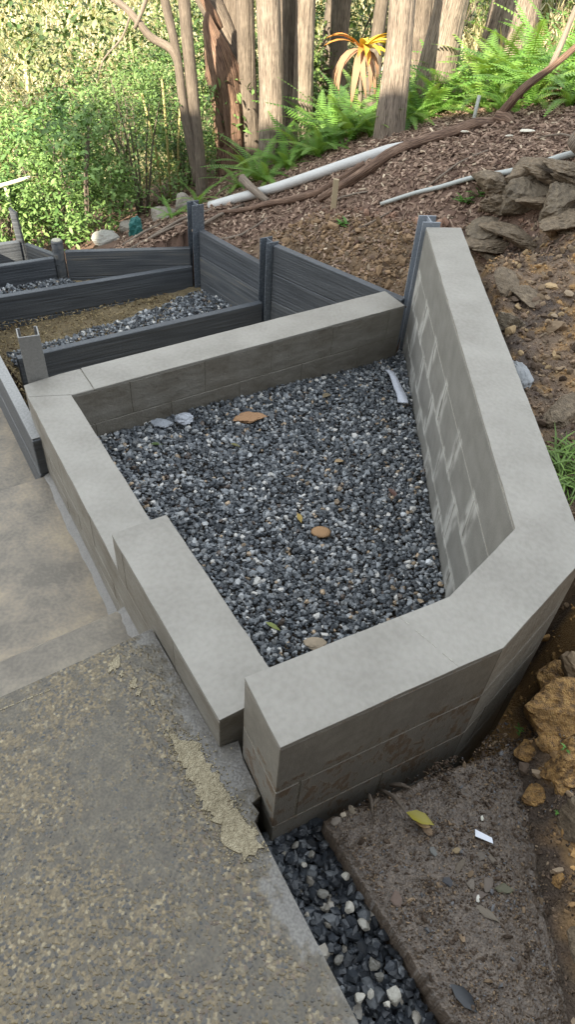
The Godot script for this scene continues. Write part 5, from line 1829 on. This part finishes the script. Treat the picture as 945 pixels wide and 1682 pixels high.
func build_rocks() -> void:
	# layered ledge the heap breaks out of
	var lay := [[1.12, -4.10, 0.34, 0.07, 0.20, 0.4], [1.27, -3.98, 0.38, 0.06, 0.20, 0.2], [1.20, -4.12, 0.40, 0.06, 0.22, -0.1], [1.46, -3.92, 0.36, 0.07, 0.22, 0.5], [1.36, -4.18, 0.36, 0.06, 0.24, 0.1], [1.52, -4.16, 0.34, 0.08, 0.24, -0.3], [1.14, -4.33, 0.30, 0.07, 0.20, 0.7], [1.40, -4.34, 0.34, 0.07, 0.22, 0.3]]
	for e in lay:
		var o := put(boulder_mesh(Vector3(e[2], e[3] * 1.3, e[4]), e[0] * 17.0 + e[1] * 5.0, 0.5, 22), "rock", M.rock, self, on_ground(e[0], e[1], -0.03))
		o.rotation = Vector3(rr(-0.2, 0.1), e[5], rr(-0.3, 0.1))
		tag(o, "thin brown ledge of layered rock breaking out of the bank", "rock", "rock ledges on the bank")
	# big lumps of the clay cut
	for e in [[0.87, -1.10, 0.20, 0.20, 0.26, "orange brown clay block beside the splayed corner"], [0.845, -0.95, 0.15, 0.17, 0.17, "orange clay block low in the cut bank"], [0.93, -1.24, 0.16, 0.18, 0.2, "brown clay block at the mouth of the trench"]]:
		var o := put(boulder_mesh(Vector3(e[2], e[3], e[4]), e[0] * 91.0, 0.40, 22), "clay_block", tmat_clay(), self, on_ground(e[0], e[1], -0.03))
		o.rotation.y = e[0] * 9.0
		tag(o, e[5], "clay")
	rock(on_ground(1.23, -4.26, 0.04), Vector3(0.32, 0.22, 0.24), Vector3(0.2, 0.5, 0.1), 1.0, M.rock_dark, "dark lichened rock in the middle of the heap on the bank")
	rock(on_ground(1.10, -4.46, 0.0), Vector3(0.24, 0.15, 0.26), Vector3(0.1, 0.9, -0.3), 2.0, M.rock, "tan rock at the top of the heap where the conduit enters")
	rock(on_ground(1.06, -4.20, 0.0), Vector3(0.26, 0.16, 0.22), Vector3(0.1, 0.3, 0.2), 3.0, M.rock_dark, "mossy grey rock at the low end of the heap")
	rock(on_ground(1.07, -4.02, 0.01), Vector3(0.30, 0.045, 0.10), Vector3(0.1, -0.5, -0.25), 4.0, M.rock, "thin slab of stone lying below the mossy rock")
	rock(on_ground(1.38, -4.05, 0.03), Vector3(0.28, 0.18, 0.22), Vector3(0.0, 1.2, 0.1), 5.0, M.rock_dark, "broken dark rock below the flat slab")
	rock(on_ground(1.43, -4.20, 0.08), Vector3(0.34, 0.07, 0.24), Vector3(-0.1, -0.3, -0.2), 6.0, M.rock, "flat tilted slab under the sawn log slice")
	rock(on_ground(1.28, -4.40, 0.02), Vector3(0.24, 0.16, 0.2), Vector3(0.3, 0.1, 0.2), 7.0, M.rock, "rounded tan rock behind the dark lichened rock")
	rock(on_ground(1.62, -4.05, 0.03), Vector3(0.3, 0.2, 0.26), Vector3(0.3, 0.7, 0.2), 8.0, M.rock_dark, "large dark rock at the uphill end of the heap")
	rock(on_ground(0.985, -3.24, 0.02), Vector3(0.13, 0.05, 0.18), Vector3(0.5, 0.5, 0.1), 9.0, M.rock, "tan angular stone set upright in the bank")
	rock(on_ground(1.075, -3.17, 0.0), Vector3(0.16, 0.05, 0.16), Vector3(0.2, 0.2, -0.2), 10.0, M.rock, "flat tan stone beside the upright angular one")
	rock(on_ground(1.40, -3.86, 0.01), Vector3(0.14, 0.03, 0.06), Vector3(0.1, -0.5, 0.0), 11.0, M.rock, "flat grey chip beside the large yellow leaf")
	rock(on_ground(0.965, -2.66, 0.0), Vector3(0.10, 0.06, 0.16), Vector3(0.1, 0.2, 0.3), 12.0, plain(lin(0.26, 0.27, 0.28), 0.6), "blue grey stone touching the edge of the tall wall")
	rock(on_ground(0.97, -3.0, 0.0), Vector3(0.09, 0.08, 0.12), Vector3(0.1, 0.9, 0.3), 13.0, M.rock_dark, "dark stone beside the gap along the tall wall")
	rock(on_ground(1.12, -2.4, 0.0), Vector3(0.2, 0.07, 0.13), Vector3(0.1, 0.9, 0.2), 14.0, M.rock, "buried tan stone on the bank above the green grass")
	rock(Vector3(0.815, 0.03, -0.74), Vector3(0.10, 0.16, 0.13), Vector3(0.1, 0.4, 0.1), 15.0, M.rock, "squared grey stone set in the low cut bank")
	rock(Vector3(0.80, -0.03, -0.45), Vector3(0.16, 0.14, 0.24), Vector3(0.0, 0.3, 0.1), 16.0, M.rock, "broad tan rock at the foot of the low cut bank")
	rock(Vector3(0.93, 0.02, -1.22), Vector3(0.12, 0.10, 0.12), Vector3(0.4, 0.3, 0.1), 17.0, plain(lin(0.20, 0.145, 0.09), 0.9), "brown clod on top of the orange clay bank")
	# clay lumps along the cut
	var i := 0
	for k in 46:
		var cx := 0.735 + 0.16 * rng.randf()
		var cz := rr(-1.24, -0.86) if k < 36 else rr(-0.66, -0.48)
		var sz := rr(0.022, 0.062)
		var m := put(boulder_mesh(Vector3(sz * 1.1, sz * 0.9, sz * 1.3), 60.0 + i * 7.0, 0.5, 9), "clay_lump", tmat_clay(), self, on_ground(cx, cz, -0.004))
		m.rotation = Vector3(rr(-0.4, 0.4), rr(0, 6), rr(-0.4, 0.4))
		tag(m, "orange clay lump in the cut bank beside the footing", "clay", "clay lumps in the cut bank")
		i += 1
	# sawn log slice
	var lg := thing("log_slice", "orange sawn end of a log lying on the flat slab", "log", on_ground(1.49, -4.30, 0.13))
	put(tube_mesh([Vector3(0, -0.03, 0), Vector3(0, 0.03, 0.0)], [0.075, 0.072], 20, 0.06, 1.0), "bark_ring", M.bark, lg)
	put(tube_mesh([Vector3(0, 0.03, 0), Vector3(0, 0.034, 0)], [0.066, 0.064], 20, 0.06, 1.0), "cut_face", plain(lin(0.50, 0.27, 0.08), 0.8), lg)
	lg.rotation = Vector3(0.5, 0, -0.15)

var clay_m: StandardMaterial3D
func tmat_clay() -> StandardMaterial3D:
	if clay_m == null:
		var a := noise_bytes(256, 12.0, 81, 4)
		var b := noise_bytes(256, 60.0, 82, 3)
		clay_m = tmat(ramp_tex(256, [[a, 0.6], [b, 0.4]], [[0.28, C(0.07, 0.045, 0.028)], [0.42, C(0.20, 0.115, 0.045)], [0.6, C(0.38, 0.215, 0.07)], [0.85, C(0.52, 0.37, 0.16)]]), normal_tex(256, [[a, 0.4], [b, 0.6]], 8.0), 0.3, 0.85)
	return clay_m

# ==================================================================== litter
func flat_leaf(at: Vector3, l: float, w: float, turn: float, c: Color, called: String, label: String, tilt := 0.1) -> void:
	var o := put(leaf_mesh(l, w, 0.18, 0.15), called, null, self, at)
	var m := plain(c.linear_to_srgb(), 0.45)
	o.material_override = m
	o.basis = Basis(Vector3.UP, turn) * Basis(Vector3.RIGHT, tilt)
	tag(o, label, "leaf")

func build_litter() -> void:
	# on the planter gravel
	var gl := func(x: float, z: float) -> Vector3: return Vector3(x, gravel_level(x, z) + 0.018, z)
	var disc := put(stone_mesh(311, 0.06, 0.16, 6, 12, true), "flat_stone", plain(lin(0.30, 0.175, 0.085), 0.8), self, gl.call(0.15, -2.08))
	disc.scale = Vector3(0.088, 0.09, 0.085)
	tag(disc, "round flat orange brown stone on the planter gravel", "stone")
	var s2 := put(stone_mesh(312, 0.12, 0.4, 6, 10), "flat_stone", plain(lin(0.30, 0.24, 0.17), 0.8), self, gl.call(0.138, -1.50) + Vector3(0, -0.005, 0))
	s2.scale = Vector3(0.085, 0.06, 0.07)
	tag(s2, "tan stone half sunk in gravel near the end wall", "stone")
	var s3 := put(boulder_mesh(Vector3(0.15, 0.02, 0.085), 71.0, 0.8), "clay_piece", plain(lin(0.33, 0.19, 0.10), 0.85), self, gl.call(-0.222, -2.84))
	s3.rotation.y = 0.5
	tag(s3, "torn orange brown piece on gravel near the cross wall", "fragment")
	for e in [[0.045, -2.17, 0.05, 0.025, 0.4, Color(0.30, 0.20, 0.03), "small yellow leaf beside the round orange brown stone"], [-0.672, -2.53, 0.06, 0.025, 2.0, Color(0.05, 0.08, 0.02), "dark green leaf on gravel near the low wall"], [-0.05, -1.57, 0.065, 0.02, 1.2, Color(0.16, 0.19, 0.03), "yellow green leaf on gravel beside the stepped wall"], [0.206, -2.57, 0.06, 0.03, 2.2, Color(0.34, 0.24, 0.13), "curled tan leaf in the middle of the gravel"], [0.46, -2.42, 0.07, 0.03, 0.7, Color(0.11, 0.055, 0.04), "dark brown leaf on gravel close to the tall wall"], [0.14, -3.09, 0.09, 0.04, 2.6, Color(0.20, 0.16, 0.10), "crumpled brown leaf on gravel near the cross wall"], [-0.30, -2.60, 0.05, 0.02, 1.5, Color(0.12, 0.11, 0.03), "olive leaf on gravel below the torn orange piece"]]:
		flat_leaf(gl.call(e[0], e[1]), e[2], e[3], e[4], e[5], "fallen_leaf", e[6])
	var st := begin()
	# white plastic strip
	var prev := []
	for i in 9:
		var t := i / 8.0
		var c := Vector3(lerpf(0.515, 0.575, sin(t * 1.6)), 0.0, lerpf(-3.45, -3.12, t))
		c.y = gravel_level(c.x, c.z) + 0.024 + 0.008 * sin(t * 9.0)
		var w := 0.016 + 0.012 * t * rr(0.7, 1.2)
		var row := [c + Vector3(-w, 0, 0), c + Vector3(w, 0.003, 0), c + Vector3(w, -0.001, 0), c + Vector3(-w, -0.004, 0)]
		if i > 0:
			for k in 4:
				var q := [prev[k], prev[(k + 1) % 4], row[(k + 1) % 4], row[k]]
				for j in [0, 1, 2, 0, 2, 3]:
					st.add_vertex(q[j])
		prev = row
	st.generate_normals()
	var strip := put(st.commit(), "plastic_strip", plain(lin(0.52, 0.54, 0.60), 0.5), self)
	tag(strip, "curved strip of white plastic on gravel beside the tall wall", "plastic")
	var ps := put(boulder_mesh(Vector3(0.10, 0.035, 0.07), 75.0, 0.9), "plastic_scrap", plain(lin(0.36, 0.38, 0.42), 0.3), self, gl.call(-0.55, -2.745) + Vector3(0, 0.012, 0))
	tag(ps, "crumpled clear plastic scrap on gravel at the foot of the cross wall", "plastic")
	var ps2 := put(boulder_mesh(Vector3(0.10, 0.02, 0.05), 77.0, 0.9), "plastic_scrap", plain(lin(0.27, 0.29, 0.32), 0.3), self, gl.call(-0.645, -2.70) + Vector3(0, 0.008, 0))
	tag(ps2, "flat grey plastic scrap tucked against the crumpled clear one", "plastic")
	for e in [[0.608, -1.967, 0.034, "square white stone on gravel by the tall wall"], [0.52, -2.25, 0.028, "small white stone on gravel halfway along the tall wall"], [-0.2, -2.15, 0.026, "white pebble on gravel between the stepped wall and round stone"]]:
		var m := put(stone_mesh(int(e[2] * 9000), 0.2, 0.7), "white_stone", plain(lin(0.58, 0.60, 0.62), 0.5), self, gl.call(e[0], e[1]))
		m.scale = Vector3.ONE * e[2]
		tag(m, e[3], "stone")
	# chips and pebbles lying in the drain strip
	var k := 0
	for e in [[0.222, -0.645, 0.030, 0.72], [0.232, -0.575, 0.038, 0.62], [0.268, -0.535, 0.040, 0.45], [0.205, -0.46, 0.030, 0.2], [0.333, -0.40, 0.042, 0.55], [0.252, -0.385, 0.034, 0.6], [0.278, -0.395, 0.024, 0.5], [0.316, -0.378, 0.022, 0.7], [0.135, -0.69, 0.026, 0.3], [0.115, -0.665, 0.02, 0.55], [0.165, -0.60, 0.034, 0.2], [0.285, -0.455, 0.036, 0.2], [0.30, -0.43, 0.03, 0.16], [0.09, -0.71, 0.028, 0.28]]:
		var m := put(boulder_mesh(Vector3(1.0, 0.8, 0.9), 200.0 + k * 3.0, 0.35, 10), "pebble", plain(lin(e[3] * 0.8, e[3] * 0.76, e[3] * 0.66), 0.5), self, Vector3(e[0], -0.126, e[1]))
		m.scale = Vector3(e[2], e[2] * 0.8, e[2] * 0.85) * 0.8
		m.rotation.y = k * 1.3
		tag(m, "pale pebble lying in the dark drain gravel" if e[3] > 0.4 else "large grey stone lying in the dark drain gravel", "pebble", "pale pebbles in the drain" if e[3] > 0.4 else "grey stones in the drain")
		k += 1
	# flat chips on the footing
	k = 0
	for e in [[0.504, -0.708, 0.026, 0.02, 0.24, 0.18, 0.10], [0.599, -0.694, 0.06, 0.02, 0.13, 0.105, 0.08], [0.51, -0.673, 0.055, 0.02, 0.12, 0.095, 0.07], [0.56, -0.568, 0.062, 0.024, 0.15, 0.125, 0.095], [0.576, -0.638, 0.045, 0.028, 0.13, 0.105, 0.085], [0.565, -0.70, 0.03, 0.024, 0.12, 0.10, 0.08], [0.53, -0.63, 0.028, 0.024, 0.15, 0.125, 0.10], [0.615, -0.627, 0.04, 0.03, 0.10, 0.095, 0.06], [0.338, -0.579, 0.04, 0.03, 0.13, 0.09, 0.07], [0.545, -0.605, 0.04, 0.026, 0.11, 0.085, 0.07], [0.44, -0.70, 0.026, 0.022, 0.14, 0.14, 0.13], [0.21, -0.775, 0.022, 0.018, 0.4, 0.34, 0.26], [0.235, -0.79, 0.03, 0.022, 0.22, 0.18, 0.13], [0.19, -0.755, 0.03, 0.022, 0.2, 0.17, 0.14], [0.43, -0.755, 0.034, 0.026, 0.18, 0.12, 0.07], [0.545, -0.60, 0.02, 0.016, 0.62, 0.60, 0.54], [0.47, -0.63, 0.03, 0.025, 0.05, 0.05, 0.055], [0.585, -0.80, 0.016, 0.012, 0.6, 0.58, 0.5]]:
		var m := put(stone_mesh(500 + k, 0.25, 0.3, 4, 8), "stone_chip", plain(lin(e[4], e[5], e[6]), 0.75), self, Vector3(e[0], footing_y(e[0], e[1]) + 0.004, e[1]))
		m.scale = Vector3(e[2], 0.022, e[3])
		m.rotation = Vector3(rr(-0.15, 0.15), 0.6 + k * 1.7, rr(-0.15, 0.15))
		tag(m, "flat stone chip lying on the dirty footing", "stone chip", "stone chips on the footing")
		k += 1
	flat_leaf(Vector3(0.375, -0.045, -0.785), 0.075, 0.034, 1.2, Color(0.26, 0.22, 0.02), "fallen_leaf", "yellow and green curled leaf on the footing below the end wall", -0.15)
	flat_leaf(Vector3(0.40, -0.055, -0.765), 0.04, 0.022, 1.4, Color(0.30, 0.19, 0.07), "fallen_leaf", "tan leaf underneath the yellow and green leaf", 0.0)
	flat_leaf(Vector3(0.450, -0.06, -0.412), 0.075, 0.034, 0.9, Color(0.02, 0.022, 0.026), "fallen_leaf", "glossy black leaf lying low on the footing", 0.05)
	flat_leaf(on_ground(1.33, -3.90, 0.03), 0.14, 0.10, 2.6, Color(0.40, 0.36, 0.08), "fallen_leaf", "large yellow leaf on the bank below the rocks", -0.3)
	st = begin()
	hexa(st, [Vector3(-0.025, 0, -0.011), Vector3(0.02, 0, -0.004), Vector3(0.026, 0, 0.009), Vector3(-0.022, 0, 0.008), Vector3(-0.025, 0.0015, -0.011), Vector3(0.02, 0.004, -0.004), Vector3(0.026, 0.0015, 0.009), Vector3(-0.022, 0.003, 0.008)], 0.0003)
	var pap := put(st.commit(), "paper_scrap", plain(lin(0.75, 0.78, 0.85), 0.7), self, Vector3(0.582, -0.075, -0.75))
	pap.rotation.y = -0.3
	tag(pap, "torn scrap of white paper on the dirty footing", "paper")
	# a sliver of pale wood behind the first board
	var sl := put(stone_mesh(620, 0.15, 0.2, 4, 8), "wood_sliver", plain(lin(0.55, 0.50, 0.40), 0.8), self, Vector3(-0.83, -0.60, -3.03))
	sl.scale = Vector3(0.14, 0.05, 0.03)
	sl.rotation.y = 0.5
	tag(sl, "pale sliver of wood between the cross wall and first board", "wood")
	# dead twigs by the wall foot
	k = 0
	for e in [[0.31, -0.855, 0.10, 0.9], [0.34, -0.87, 0.06, 0.3], [0.28, -0.84, 0.07, 1.5], [0.31, -0.83, 0.05, 2.2]]:
		var t := put(tube_mesh([Vector3.ZERO, Vector3(cos(e[3]) * 0.5, 0.35, sin(e[3]) * 0.4) * e[2], Vector3(cos(e[3]), 0.4, sin(e[3])) * e[2]], [0.004, 0.006, 0.001], 6, 0.3, k, true, 2), "dead_twig", M.bark_grey, self, Vector3(e[0], -0.075, e[1]))
		tag(t, "dark dead twig on the footing against the end wall", "twig", "dead twigs at the end wall")
		k += 1
	# seedlings
	weed(Vector3(0.735, -0.10, -1.08), 0.028, 7, "small round leaved seedling in the trench at the splayed corner", "")
	weed(Vector3(0.80, 0.05, -0.95), 0.02, 5, "tiny seedling on top of the orange clay bank", "")
	weed(Vector3(0.765, -0.02, -0.80), 0.018, 4, "tiny seedling beside the squared grey stone", "")
	# tuft of grass hanging over the bank edge
	var gt := thing("grass_tuft", "tuft of bright green grass on the bank beside the tall wall", "grass", on_ground(1.075, -2.06))
	var xf := []
	var cols := []
	for i in 260:
		var b := Basis(Vector3.UP, rr(0, TAU)) * Basis(Vector3.RIGHT, rr(-1.2, -0.1))
		xf.append(Transform3D(b.scaled_local(Vector3.ONE * rr(0.6, 1.2)), Vector3(rr(-0.07, 0.09), rr(0.0, 0.02), rr(-0.13, 0.13))))
		cols.append(Color(0.13, 0.22, 0.04) * rr(0.6, 1.4))
	scatter(gt, "leaves", leaf_mesh(0.11, 0.008, 0.2, 0.7), M.leaf, xf, cols)
